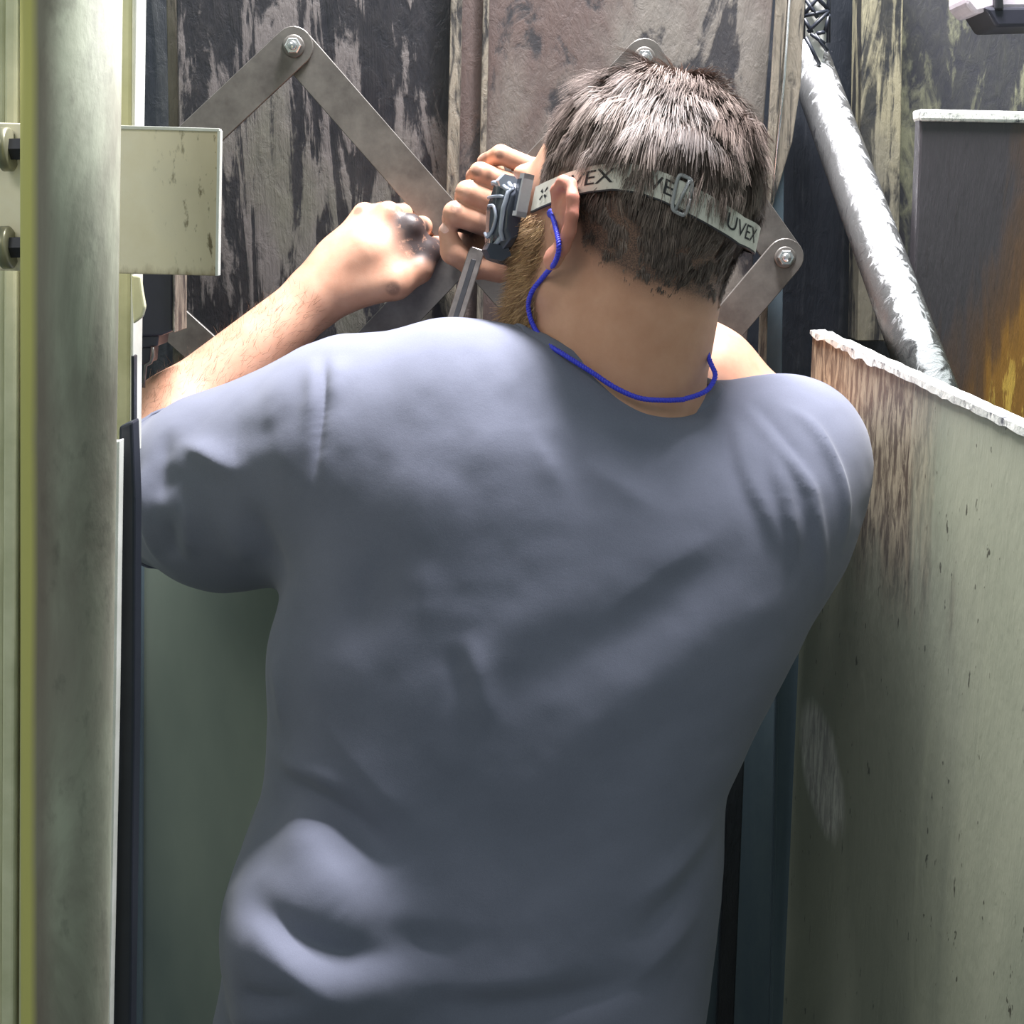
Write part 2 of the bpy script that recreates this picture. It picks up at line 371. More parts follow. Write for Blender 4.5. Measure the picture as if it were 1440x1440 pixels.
# right-hand end of the back wall
gp = pxslab('end_panel', [(1270, -90), (1560, -90), (1560, 400), (1262, 400)], 1.76, 0.02, M['green_back'], wb)
gp['label'] = 'oil-streaked green end panel'
wc = pxslab('worn_column', [(1214, -90), (1272, -90), (1262, 480), (1206, 480)], 1.70, 0.05, M['col_worn'], wb)
wc['label'] = 'column with flaking yellowish paint'
struct(quad_box('wall_left', -0.98, -0.94, 0.3, 1.84, 0.0, 2.25, M['lower']), 'painted left wall of the machine')
struct(quad_box('wall_right', 1.05, 1.09, 0.3, 1.84, 0.0, 2.25, M['lower']), 'painted right wall of the machine')
# ------------------------------------------------------------------ machine parts
# big upright pipe close to the camera
pt, pbm = W(101.5, -70, 0.80), W(91, 1520, 0.80)
ax = pt - pbm; pbm = pbm - ax*0.75; L = float(np.linalg.norm(pt - pbm))
pipe = lathe('upright_pipe', (0, 0, 0), (0, 0, 1), [(0, .0262), (L*0.2, .0262), (L*.4, .0262), (L*.6, .0262), (L*.8, .0262), (L, .0262)], M['pipe'], None, 48)
pipe.location = pbm; pipe.rotation_euler = Vector((0, 0, 1)).rotation_difference(Vector(tuple(ax))).to_euler()
tag(pipe, 'thick mottled grey upright pipe with a yellow flank at the left', 'pipe')

# cream mounting plate behind the pipe
mp = empty('mounting_plate', W(150, 285, 0.95)); tag(mp, 'cream mounting plate with brown dirty end behind the upright pipe', 'plate')
pxslab('plate', [(-20, 172), (308.5, 181), (305, 388), (-20, 380)], 0.95, 0.006, M['cream_plate'], mp, 0.0008)
pxslab('top_lip', [(160, 176), (308, 180.5), (308, 185), (160, 181)], 0.9485, 0.0085, M['white_edge'], mp, 0.0003)
pxslab('end_lip', [(305.5, 183), (309.5, 183), (306.5, 388), (302.5, 388)], 0.9485, 0.0085, M['white_edge'], mp, 0.0003)
for py in (210, 348):
    c = W(19, py, 0.942)
    b = lathe('bolt', c, (1, 0, 0.02), [(-.008, .012), (-.0072, .0138), (-.002, .0138), (-.001, .0125)], M['olive'], mp, 24)
    lathe('nut', c + np.array([-.001, 0, 0]), (1, 0, 0.02), [(0, .0075), (.0105, .0075), (.011, .0068)], M['dark_metal'], b, 6, False)
    lathe('stud', c + np.array([.009, 0, 0]), (1, 0, 0.02), [(0, .0045), (.010, .0045), (.011, .004)], M['dark_metal'], b, 12)

# cream posts left of and behind the pipe
post = empty('cream_post', W(10, 1400, 1.0)); tag(post, 'cream ribbed door post at the left edge behind the pipe', 'post')
for (x0, x1, y, d) in ((-60, 8, 1.02, .03), (6.5, 24, 1.0, .02), (22.5, 33, 1.015, .03), (31, 62, 1.005, .02)):
    pxslab('rib', [(x0, -80), (x1, -80), (x1-6, 1560), (x0-6, 1560)], y, d, M['cream'], post, 0.002)
p2 = empty('slim_post', W(165, 600, 1.10)); tag(p2, 'slim grey-green post showing just right of the upright pipe', 'post')
pxslab('face', [(120, -80), (187, -80), (183, 640), (120, 640)], 1.10, 0.02, M['cream'], p2, 0.003)
pxslab('lip', [(186, -80), (193.5, -80), (190, 172), (186, 640), (182, 640)], 1.092, 0.028, M['white_edge'], p2, 0.0015)

# door edge with a black seal below
de = empty('door_edge', W(172, 1400, 1.0)); tag(de, 'dark blue-black door edge with thin pale strip beside the pipe', 'door edge')
pxslab('pale_strip', [(161, 622), (168, 620), (163, 1000), (152, 1560), (140, 1560), (140, 622)], 0.98, 0.012, M['white_edge'], de, 0.0006)
pxslab('seal', [(167, 600), (186, 592), (190, 700), (189, 1000), (182, 1560), (150, 1560), (161, 1000)], 1.00, 0.02, M['black_rubber'], de, 0.002)
pxslab('seal_lip', [(184, 500), (188.5, 500), (188, 700), (193, 830), (192, 1000), (186, 1560), (180, 1560), (184, 900)], 1.02, 0.01, M['black_oil'], de, 0.001)
# white clip under the plate
cl = pxslab('latch_clip', [(184, 386), (197, 388), (200, 410), (204, 432), (200, 446), (187, 456)], 1.06, 0.006, M['cream'], None, 0.0015)
tag(cl, 'small cream latch clip under the mounting plate', 'clip')
# black stepped block
bl = empty('valve_block', W(215, 430, 1.34)); tag(bl, 'black stepped valve block hanging below the cream plate', 'valve')
pxslab('body', [(186, 340), (243, 340), (243, 466), (228, 472), (186, 474)], 1.34, 0.05, M['block'], bl, 0.002)
pxslab('edge_strip', [(242.5, 340), (246.5, 340), (246, 468), (242.5, 467)], 1.337, 0.05, M['rib'], bl, 0.0008)
pxslab('foot', [(188, 472), (224, 471), (222, 487), (188, 490)], 1.343, 0.04, M['block'], bl, 0.0015)
pxslab('nozzle', [(187, 488), (213, 487), (211, 511), (187, 514)], 1.346, 0.03, M['block'], bl, 0.0015)
tube('hook', [W(215, 488, 1.342), W(215.5, 500, 1.342), W(212, 510, 1.342), W(205, 514, 1.342), W(203, 530, 1.342), W(202, 545, 1.342)], 0.0016, M['steel'], bl, 8)

# lower sheet panel and dark channel behind the man
lp = empty('lower_sheet', W(300, 1200, 1.60)); tag(lp, 'smooth grey-green lower sheet panel behind the man at the left', 'panel')
pxslab('sheet', [(120, 690), (700, 690), (700, 1700), (120, 1700)], 1.56, 0.01, M['lower'], lp)
pxslab('dark_edge', [(150, 690), (200, 690), (197, 1700), (150, 1700)], 1.548, 0.012, M['dark_teal'], lp)
dc = empty('dark_channel', W(1050, 1300, 1.5)); tag(dc, 'dark vertical steel channel between the shirt and the grey guard panel', 'channel')
pxslab('web', [(900, 700), (1160, 700), (1160, 1700), (900, 1700)], 1.58, 0.01, M['dark_teal'], dc)
pxslab('flange', [(1098, 700), (1150, 700), (1128, 1700), (1078, 1700)], 1.50, 0.012, M['dark_teal'], dc, 0.002)
pxslab('inner_flange', [(1040, 700), (1062, 700), (1022, 1700), (996, 1700)], 1.54, 0.012, M['black_oil'], dc, 0.002)
pxslab('bead', [(1096, 700), (1101, 700), (1082, 1700), (1077, 1700)], 1.494, 0.008, M['dark_teal'], dc, 0.001)

# scissor linkage of flat bars
sl = empty('scissor_linkage', W(655, 340, 1.52)); tag(sl, 'grey steel scissor linkage of flat bars bolted at rounded ends', 'linkage')
def bar(p0, p1, y, wd=0.040, th=0.005):
    a, b = W(p0[0], p0[1], y), W(p1[0], p1[1], y)
    d = b - a; d[1] = 0; Ln = np.linalg.norm(d); d /= Ln; nrm = np.array([-d[2], 0, d[0]]); r = wd/2; pts = []
    for k in range(13):
        th_ = -math.pi/2 + math.pi*k/12; pts.append(b + d*r*math.cos(th_) + nrm*r*math.sin(th_))
    for k in range(13):
        th_ = math.pi/2 + math.pi*k/12; pts.append(a + d*r*math.cos(th_) + nrm*r*math.sin(th_))
    return slab('bar', pts, th, M['steel'], sl, 0.0006, 1)
def pivot(p, y):
    c = W(p[0], p[1], y)
    bt = lathe('bolt', c, (0, -1, 0), [(0, .0115), (.0012, .0115), (.0016, .010)], M['steel'], sl, 24)
    lathe('nut', c + np.array([0, -.0016, 0]), (0, -1, 0), [(0, .0086), (.0052, .0086), (.0062, .0074)], M['bolt'], bt, 6, False)
    lathe('stud', c + np.array([0, -.0076, 0]), (0, -1, 0), [(0, .0048), (.003, .0048), (.0038, .004)], M['bolt'], bt, 14)
T1, T2, C1, C2, C0 = (413, 65), (906, 82), (655, 338), (1104, 362), (118, 342)
bar(C0, T1, 1.535); bar(T1, (892, 612), 1.5415); bar(T2, (410, 604), 1.5335); bar(T2, C2, 1.5480); bar(C2, (892, 612), 1.5340); bar(C0, (410, 604), 1.5480)
for p, y in ((T1, 1.535), (T2, 1.5335), (C1, 1.5335), (C2, 1.534)): pivot(p, y)

# upright angle rail right of the head
rl = empty('angle_rail', W(1100, 200, 1.52)); tag(rl, 'stained upright angle rail between the head and the oily tube', 'rail')
pxslab('left_flange', [(1097, -90), (1115, -90), (1084, 290), (1073, 700), (1060, 700), (1074, 290)], 1.565, 0.006, M['rib'], rl, 0.001)
pxslab('right_flange', [(1115, -90), (1137, -90), (1126, 120), (1114, 200), (1085, 295), (1083, 290)], 1.568, 0.006, M['rib'], rl, 0.001)
tube('bright_edge', [W(1116, -90, 1.5645), W(1103, 110, 1.5645), W(1085, 285, 1.5645)], 0.0014, M['bolt'], rl, 8)  # bright bead put in as the highlight along the rail's fold
pxslab('back_flange', [(1074, 280), (1103, 230), (1098, 700), (1070, 700)], 1.58, 0.006, M['dark_teal'], rl, 0.001)

# lattice energy chain at the top
ch = empty('cable_chain', W(1150, 40, 1.66)); tag(ch, 'black lattice cable chain with pale gaps above the oily tube', 'cable chain')
pxslab('pale_liner', [(1130, -90), (1164, -90), (1162, 60), (1155, 92), (1132, 55)], 1.67, 0.006, M['white_edge'], ch)
def strut(a, b, w=0.0022): tube('link', [W(a[0], a[1], 1.664), W(b[0], b[1], 1.664)], w, M['black_rubber'], ch, 8)
for a, b in (((1131, -60), (1165, -25)), ((1165, -60), (1131, -25)), ((1130, -22), (1166, 14)), ((1166, -22), (1131, 20)), ((1131, 22), (1166, 15)), ((1134, 0), (1150, 25)),
             ((1136, 45), (1166, 15)), ((1131, 26), (1142, 46)), ((1140, 47), (1160, 62)), ((1160, 45), (1148, 47)), ((1166, 20), (1160, 45)), ((1133, 52), (1153, 92)), ((1146, 48), (1164, 72)), ((1130, -90), (1130, 55)), ((1166, -90), (1165, 60))):
    strut(a, b)

# shiny oily tube running down to the right
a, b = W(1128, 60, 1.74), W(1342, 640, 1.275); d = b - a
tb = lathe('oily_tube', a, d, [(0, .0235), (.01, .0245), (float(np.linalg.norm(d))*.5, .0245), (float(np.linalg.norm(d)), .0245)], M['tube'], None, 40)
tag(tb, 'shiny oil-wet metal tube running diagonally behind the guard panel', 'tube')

# rusty cabinet at the right
cb = empty('rusty_cabinet', W(1370, 560, 1.45)); tag(cb, 'dark rusty cabinet with a scraped white top edge at the right', 'cabinet')
pxslab('body', [(1294, 160), (1600, 168), (1600, 760), (1270, 760)], 1.47, 0.02, M['rust'], cb, 0.003)
pxslab('top_edge', [(1293, 153), (1600, 160), (1600, 176), (1294, 170)], 1.466, 0.028, M['rim'], cb, 0.003)
lampb = empty('bracket_block', W(1410, 20, 1.5)); tag(lampb, 'pale pink bracket block with black base in the top right corner', 'bracket')
pxslab('body', [(1360, -70), (1540, -70), (1540, 12), (1400, 12), (1372, 20), (1358, 4)], 1.50, 0.06, M['chrome_lamp'], lampb, 0.004)
pxslab('base', [(1384, 10), (1540, 8), (1540, 34), (1402, 38)], 1.495, 0.07, M['block'], lampb, 0.003)
pxslab('band', [(1398, -70), (1410, -70), (1412, 14), (1400, 14)], 1.492, 0.07, M['dark_metal'], lampb, 0.002)

# near guard panel at the right
gA, gB = W(1142, 466, 1.47), W(1440, 604, 1.05); gd = gB - gA; gE = gA + gd*1.35
gn = np.cross(gd, [0, 0, 1.0]); gn /= np.linalg.norm(gn)
if gn[1] < 0: gn = -gn
gu = np.array([0, 0, 1.0]); lo = lambda p: np.array([p[0], p[1], 0.02])
gr = empty('guard_panel', (gA[0], gA[1], 0.02)); tag(gr, 'large grey-green guard panel with peeled streaked corner and scraped white rim', 'panel')
bm = prism_bm([gA, gE, lo(gE), lo(gA)], [p + gn*0.012 for p in (gA, gE, lo(gE), lo(gA))], 0.002)
bm_obj('sheet', bm, M['guard'], gr)
segs = 60; vs_, fs = [], []
for i in range(segs+1):
    t = i/segs; c = gA + (gE-gA)*t; j = lambda s: (random.random()-.5)*s
    q = 1.0 if t < .30 else .35
    vs_ += [c + gn*(-.0022+j(.0015)*q) - gu*(.004+j(.006)*q), c + gn*(-.0022+j(.001)*q) + gu*(.0022+j(.002)*q), c + gn*(.014+j(.002)*q) + gu*(.0022+j(.002)*q), c + gn*.014 - gu*.008]
for i in range(segs):
    for k in range(4): fs.append((i*4+k, i*4+(k+1) % 4, (i+1)*4+(k+1) % 4, (i+1)*4+k))
fs += [(3, 2, 1, 0), tuple(segs*4+k for k in range(4))]
mesh_obj('rim', vs_, fs, M['rim'], gr)
# ------------------------------------------------------------------ implicit-surface modelling of the man
f32 = np.float32
class Prim:
    def __init__(s, fn, k=0.012, sub=False): s.fn = fn; s.k = k; s.sub = sub
def cone(a, b, ra, rb, k=0.012, flat=None):
    a = np.asarray(a, float); b = np.asarray(b, float); d = b-a; L2 = float(d@d)
    if flat is not None: nvec = np.asarray(flat[0], float); nvec = nvec/np.linalg.norm(nvec); fs_ = flat[1]
    def fn(p):
        q = p - a; t = np.clip(q@d/L2, 0, 1); e = q - t[:, None]*d
        if flat is not None:
            h = e@nvec; e = e + (h*(1/fs_-1))[:, None]*nvec
            return (np.sqrt((e*e).sum(1)) - (ra+(rb-ra)*t))*fs_
        return np.sqrt((e*e).sum(1)) - (ra+(rb-ra)*t)
    return Prim(fn, k)
def ell(c, r, R=None, k=0.012, sub=False):
    c = np.asarray(c, float); r = np.asarray(r, float)
    def fn(p):
        q = p - c
        if R is not None: q = q@R
        k0 = np.sqrt(((q/r)**2).sum(1)); k1 = np.sqrt(((q/(r*r))**2).sum(1)) + 1e-9
        return k0*(k0-1)/k1
    return Prim(fn, k, sub)
def combine(prims, p):
    d = np.full(len(p), 1e3)
    for pr in prims:
        e = pr.fn(p); k = pr.k
        if pr.sub:
            h = np.clip(0.5 - 0.5*(d+e)/k, 0, 1); d = d*(1-h) + (-e)*h + k*h*(1-h)
        else:
            h = np.clip(0.5 + 0.5*(e-d)/k, 0, 1); d = e*(h < 0) + np.where(h >= 1, d, e*(1-h) + d*h - k*h*(1-h))
    return d
def sdf_eval(prims, P, cell=0.07):
    P = np.asarray(P, float); out = np.empty(len(P)); key = np.floor(P/cell).astype(np.int64); kk = key[:, 0]*1000003 + key[:, 1]*1009 + key[:, 2]
    order = np.argsort(kk, kind='stable'); ks = kk[order]; cuts = np.flatnonzero(np.diff(ks))+1
    for idx in np.split(order, cuts):
        q = P[idx]; c = q.mean(0); R = np.sqrt(((q-c)**2).sum(1)).max()
        near = [pr for pr in prims if pr.fn(c[None])[0] - R*1.15 < 0.075]
        out[idx] = combine(near, q) if near else 0.06
    return out
def mesh_sdf(prims, lo_, hi_, h, B=6):
    lo_ = np.asarray(lo_, float); n = np.ceil((np.asarray(hi_)-lo_)/h/B).astype(int)
    cx = [lo_[i] + (np.arange(n[i])*B + (B-1)/2)*h for i in range(3)]
    G = np.stack(np.meshgrid(*cx, indexing='ij'), -1).reshape(-1, 3)
    dc = np.concatenate([combine(prims, g) for g in np.array_split(G, max(1, len(G)//200000))]).reshape(n)
    act = np.abs(dc) < B*h*1.35
    V = np.repeat(np.repeat(np.repeat(dc.astype(f32), B, 0), B, 1), B, 2)
    ai = np.argwhere(act); off = np.stack(np.meshgrid(*[np.arange(B)]*3, indexing='ij'), -1).reshape(-1, 3)
    for ch_ in np.array_split(ai, max(1, len(ai)*B**3//1500000)):
        I = (ch_[:, None, :]*B + off[None]).reshape(-1, 3)
        V[I[:, 0], I[:, 1], I[:, 2]] = sdf_eval(prims, lo_ + I*h)
    s = V < 0
    c = np.zeros(tuple(np.array(V.shape)-1), np.uint8)
    for dx in (0, 1):
        for dy in (0, 1):
            for dz in (0, 1): c += s[dx:V.shape[0]-1+dx, dy:V.shape[1]-1+dy, dz:V.shape[2]-1+dz]
    A = (c > 0) & (c < 8); idx = np.argwhere(A); vid = np.full(A.shape, -1, np.int32); vid[A] = np.arange(len(idx))
    acc = np.zeros((len(idx), 3)); cnt = np.zeros(len(idx))
    corners = [(x, y, z) for x in (0, 1) for y in (0, 1) for z in (0, 1)]
    val = {cr: V[idx[:, 0]+cr[0], idx[:, 1]+cr[1], idx[:, 2]+cr[2]].astype(float) for cr in corners}
    for cr in corners:
        for axs in range(3):
            if cr[axs] == 0:
                c2 = list(cr); c2[axs] = 1; c2 = tuple(c2); va, vb = val[cr], val[c2]; m = (va < 0) != (vb < 0)
                t = np.where(m, va/(va-vb+1e-12), 0); q = np.array(cr, float)[None].repeat(len(idx), 0); q[:, axs] = t
                acc += q*m[:, None]; cnt += m
    verts = lo_ + h*(idx + acc/cnt[:, None]); quads = []
    for axs in range(3):
        u, v = (axs+1) % 3, (axs+2) % 3
        sl0 = [slice(None)]*3; sl1 = [slice(None)]*3; sl0[axs] = slice(0, -1); sl1[axs] = slice(1, None)
        s0, s1 = s[tuple(sl0)], s[tuple(sl1)]; E = np.argwhere(s0 != s1)
        ok = (E[:, u] > 0) & (E[:, v] > 0) & (E[:, u] < A.shape[u]) & (E[:, v] < A.shape[v]); E = E[ok]
        def cid(du, dv):
            e = E.copy(); e[:, u] -= du; e[:, v] -= dv; return vid[e[:, 0], e[:, 1], e[:, 2]]
        q = np.stack([cid(1, 1), cid(0, 1), cid(0, 0), cid(1, 0)], 1); fl = ~s0[E[:, 0], E[:, 1], E[:, 2]]
        q[fl] = q[fl][:, ::-1]; quads.append(q)
    F = np.concatenate(quads); F = F[(F >= 0).all(1)]
    return verts, F
def grads(prims, P, e=0.0015):
    g = np.zeros_like(P)
    for i in range(3):
        o = np.zeros(3); o[i] = e; g[:, i] = sdf_eval(prims, P+o) - sdf_eval(prims, P-o)
    return g/(np.linalg.norm(g, axis=1, keepdims=True)+1e-12)
def np_mesh(name, V, F):
    me = bpy.data.meshes.new(name); me.vertices.add(len(V)); me.vertices.foreach_set('co', np.asarray(V, f32).ravel())
    n = F.shape[1]; me.loops.add(F.size); me.loops.foreach_set('vertex_index', F.astype(np.int32).ravel())
    me.polygons.add(len(F)); me.polygons.foreach_set('loop_start', np.arange(0, F.size, n, dtype=np.int32)); me.update(calc_edges=True); me.validate()
    me.polygons.foreach_set('use_smooth', np.ones(len(me.polygons), bool)); return me
def vnormals(V, F):
    a = V[F[:, 2]]-V[F[:, 0]]; b = V[F[:, 3]]-V[F[:, 1]]; fn = np.cross(a, b); N = np.zeros_like(V)
    for i in range(4):
        for j in range(3): N[:, j] += np.bincount(F[:, i], fn[:, j], len(V))
    return N/(np.linalg.norm(N, axis=1, keepdims=True)+1e-12)
def laplace(V, F, it=2, lam=0.5, mask=None):
    E = np.concatenate([F[:, [0, 1]], F[:, [1, 2]], F[:, [2, 3]], F[:, [3, 0]]]); deg = np.bincount(E[:, 0], minlength=len(V)) + np.bincount(E[:, 1], minlength=len(V))
    for _ in range(it):
        S = np.zeros_like(V)
        for j in range(3): S[:, j] = np.bincount(E[:, 0], V[E[:, 1], j], len(V)) + np.bincount(E[:, 1], V[E[:, 0], j], len(V))
        D = (S/np.maximum(deg, 1)[:, None] - V)*lam
        if mask is not None: D *= mask[:, None]
        V = V + D
    return V
def vnoise(P, scale, seed=0):
    """smooth value noise in numpy"""
    P = P*scale + seed*17.13; i = np.floor(P).astype(np.int64); f = P-i; f = f*f*(3-2*f); out = 0
    def hsh(x, y, z):
        h = (x*374761393 + y*668265263 + z*2147483647 + seed*974634) & 0xffffffff; h = ((h ^ (h >> 13))*1274126177) & 0xffffffff; return ((h ^ (h >> 16)) & 0xffff)/65535.0
    for dx in (0, 1):
        for dy in (0, 1):
            for dz in (0, 1):
                w = (f[:, 0] if dx else 1-f[:, 0])*(f[:, 1] if dy else 1-f[:, 1])*(f[:, 2] if dz else 1-f[:, 2]); out = out + w*hsh(i[:, 0]+dx, i[:, 1]+dy, i[:, 2]+dz)
    return out*2-1

# ---- torso loft shared by body and shirt: (py, left px, right px, centre Y, half depth)
ROWS = [(560, 470, 1140, 1.243, .105), (650, 436, 1172, 1.240, .122), (720, 425, 1180, 1.235, .132), (800, 412, 1162, 1.228, .137), (900, 380, 1112, 1.220, .138), (1000, 385, 1058, 1.213, .135),
        (1100, 378, 1014, 1.206, .132), (1200, 338, 1012, 1.200, .132), (1300, 328, 1000, 1.196, .134), (1440, 305, 982, 1.190, .138), (1640, 270, 975, 1.185, .142), (1850, 250, 980, 1.180, .145)]
rz, rc, ra_, ry, rb_ = [], [], [], [], []
for (py, l, r, cy, b) in ROWS:
    A_, B_ = W(l, py, cy), W(r, py, cy); rz.append((A_[2]+B_[2])/2); rc.append((A_[0]+B_[0])/2); ra_.append((B_[0]-A_[0])/2); ry.append(cy); rb_.append(b)
o_ = np.argsort(rz); rz, rc, ra_, ry, rb_ = [np.array(x)[o_] for x in (rz, rc, ra_, ry, rb_)]
zz = np.linspace(rz[0], rz[-1], 160)
def smooth_row(v):
    w = np.interp(zz, rz, v); k = np.hanning(13); k /= k.sum(); return np.convolve(np.pad(w, 6, mode='edge'), k, 'valid')
SR = [smooth_row(x) for x in (rc, ra_, ry, rb_)]
def torso(off, k, zlo=-9):
    def fn(p):
        z = p[:, 2]; c, a, y, b = [np.interp(z, zz, s) for s in SR]; a = a-off; b = b-off
        q = (np.abs((p[:, 0]-c)/a)**2.5 + np.abs((p[:, 1]-y)/b)**2.5)**(1/2.5); d = (q-1)*np.minimum(a, b)
        e = z-(rz[-1]-off); kk_ = .09; hh = np.clip(0.5 + 0.5*(d-e)/kk_, 0, 1); s_ = e*(1-hh) + d*hh + kk_*hh*(1-hh)
        return np.maximum(s_, zlo - z)
    return Prim(fn, k)

# ---- head frame
U = np.array([0.20, 0.08, 1.0]); U /= np.linalg.norm(U); th = 0.78
Fw = np.array([-math.sin(th), math.cos(th), 0.0]); Fw -= U*(Fw@U); Fw /= np.linalg.norm(Fw); Rt = np.cross(Fw, U)
HC = W(888, 308, 1.235); HS = 1.04; HR = np.stack([Rt, Fw, U], 1)      # columns: right, forward, up
def Hd(x, y, z): return HC + HR@(np.array([x, y, z])*HS)
def hloc(P): return ((P-HC)@HR)/HS
def hell(c, r, k=0.012, sub=False, rot=None):
    R = HR if rot is None else HR@rot
    return ell(Hd(*c), np.array(r)*HS, R, k, sub)
def hcone(a, b, ra, rb, k=0.006): return cone(Hd(*a), Hd(*b), ra*HS, rb*HS, k)
def rotz(a): c, s = math.cos(a), math.sin(a); return np.array([[c, -s, 0], [s, c, 0], [0, 0, 1.0]])

body = []
# torso, neck, shoulders, arms (all under the shirt where the photograph has cloth)
SHL, SHR, NB = W(505, 590, 1.25), W(1108, 655, 1.26), W(868, 590, 1.245)
ELL, WRL = W(168, 668, 1.36), W(452, 410, 1.46)
ELR, WRR = W(1092, 606, 1.425), W(775, 345, 1.49)
body += [torso(0.018, 0.03, 0.99), cone(SHL, NB, .040, .050, .03), cone(NB, W(985, 640, 1.255), .046, .034, .03), cone(W(985, 640, 1.255), SHR, .034, .043, .03)]
body += [cone(SHL, ELL*.5+SHL*.5, .050, .047, .03), cone(ELL*.5+SHL*.5, ELL, .047, .040, .02)]
body += [cone(ELL, ELL*.72+WRL*.28, .040, .0455, .02), cone(ELL*.72+WRL*.28, WRL, .0455, .0275, .02)]
body += [cone(SHR, ELR, .052, .042, .03), cone(ELR, ELR*.7+WRR*.3, .042, .046, .02), cone(ELR*.7+WRR*.3, WRR, .046, .028, .02)]
# neck
body += [cone(W(872, 570, 1.225), Hd(0.004, -.028, -.045), .070, .063, .03), cone(W(835, 560, 1.25), Hd(-.01, .01, -.06), .056, .050, .02)]
body += [cone(NB + np.array([-.06, 0, 0]), W(830, 470, 1.24), .040, .040, .05)]
# head
body += [hell((0, -.006, .022), (.0765, .0985, .093), .02), hell((0, .030, -.010), (.068, .074, .080), .02), hell((0, .036, -.055), (.057, .060, .058), .02), hell((0, .070, -.090), (.030, .028, .024), .02)]
body += [hcone((-.050, .022, -.068), (-.022, .080, -.092), .017, .015, .015), hcone((.050, .022, -.068), (.022, .080, -.092), .017, .015, .015)]
body += [hell((0, .092, .022), (.052, .014, .014), .012), hcone((0, .098, .010), (0, .117, -.030), .008, .0125, .010), hell((.014, .104, -.034), (.010, .012, .009), .006), hell((-.014, .104, -.034), (.010, .012, .009), .006)]
body += [hell((-.032, .094, .002), (.017, .014, .012), .008, True), hell((.032, .094, .002), (.017, .014, .012), .008, True), hell((-.032, .080, .002), (.013, .013, .013), .003), hell((.032, .080, .002), (.013, .013, .013), .003)]
body += [hell((0, .098, -.058), (.025, .008, .006), .006), hell((0, .096, -.068), (.022, .009, .006), .006), hell((0, .110, -.0625), (.024, .010, .002), .003, True)]
for sgn in (-1, 1):
    e = []
    for k in range(9):                         # helix rim
        t = math.radians(-62 + k*36); e.append((sgn*(.087+.006*math.cos(t*0.6)), -.010 - .018*math.sin(t) - (.004 if k > 4 else 0), .000 + .030*math.cos(t)))
    DZ = -.019; pts = [(sgn*.080, .008, .012), (sgn*.086, .006, .026), (sgn*.091, -.004, .033), (sgn*.095, -.016, .031), (sgn*.098, -.024, .020), (sgn*.097, -.026, .006), (sgn*.093, -.022, -.008), (sgn*.087, -.014, -.020), (sgn*.082, -.004, -.030)]
    pts = [(x, y, z*.93+DZ) for x, y, z in pts]
    for a, b in zip(pts[:-1], pts[1:]): body.append(hcone(a, b, .0046, .0046, .004))
    body += [hell((sgn*.083, -.008, .004+DZ), (.0055, .019, .026), .006, False, rotz(sgn*0.45)), hell((sgn*.082, .000, -.028+DZ), (.005, .0085, .010), .006), hell((sgn*.090, -.003, -.002+DZ), (.005, .008, .011), .004, True)]
    body += [hell((sgn*.080, .006, -.004+DZ), (.004, .004, .006), .004)]

def finger(pts, radii, k=0.004):
    return [cone(a, b, r0, r1, k) for a, b, r0, r1 in zip(pts[:-1], pts[1:], radii[:-1], radii[1:])]
# left hand: fist seen from its back, fingers going behind the bar
lm = [W(597, 352, 1.475), W(577, 321, 1.470), W(546, 303, 1.475), W(513, 303, 1.485)]
lpip = [W(618, 346, 1.555), W(597, 318, 1.558), W(571, 300, 1.558), W(536, 298, 1.555)]
ldip = [W(648, 348, 1.580), W(626, 318, 1.582), W(600, 302, 1.582), W(560, 300, 1.580)]
ltip = [W(664, 344, 1.572), W(645, 314, 1.572), W(620, 300, 1.572), W(578, 302, 1.576)]
body.append(cone(WRL, WRL*.45+(lm[1]+lm[2])*.275, .028, .030, .02))
for m_, rr in zip(lm, (.0150, .0150, .0145, .0135)): body.append(cone(WRL*.8+m_*.2, m_, .020, rr, .012))
body += [cone(W(480, 372, 1.475), W(560, 372, 1.470), .026, .021, .02)]
for i in range(4): body += finger([lm[i], lpip[i], ldip[i], ltip[i]], [(.0122, .0112, .0098, .0085), (.0122, .0112, .0098, .0085), (.0118, .0108, .0094, .0082), (.0108, .0098, .0086, .0076)][i])
body += [cone(W(492, 412, 1.455), W(556, 398, 1.452), .0165, .0165, .016)] + finger([W(556, 398, 1.452), W(590, 380, 1.462), W(606, 358, 1.478)], (.0150, .0118, .0092), .008)
# right hand: fist round the bar, four fingers stacked, thumb up
rm = [W(712, 326, 1.440), W(722, 296, 1.438), W(738, 266, 1.440), W(758, 240, 1.447)]
rpip = [W(640, 300, 1.415), W(657, 270, 1.418), W(675, 243, 1.424), W(704, 217, 1.432)]
rdip = [W(636, 309, 1.440), W(653, 277, 1.444), W(668, 249, 1.448), W(683, 228, 1.452)]
rtip = [W(660, 318, 1.452), W(676, 288, 1.456), W(690, 260, 1.460), W(700, 240, 1.462)]
for i in range(4):
    body.append(cone(WRR, rm[i], .020, (.0155, .015, .0145, .013)[i], .012))
    body += finger([rm[i], rpip[i], rdip[i], rtip[i]], [(.0128, .0118, .0102, .0085), (.0118, .0112, .0098, .0085), (.0112, .0104, .0092, .008), (.0102, .0094, .0084, .0074)][i], .0025)
body += [cone(WRR, W(700, 372, 1.455), .020, .017, .012), cone(W(665, 345, 1.475), W(720, 310, 1.475), .020, .024, .012)] + finger([W(704, 376, 1.450), W(668, 374, 1.436), W(637, 354, 1.424), W(629, 326, 1.424)], (.0150, .0125, .0118, .0092), .005)
BV, BF = mesh_sdf(body, (-.455, 1.06, 0.985), (.345, 1.60, 1.76), 0.0023)
BV = laplace(BV, BF, 2, 0.4)

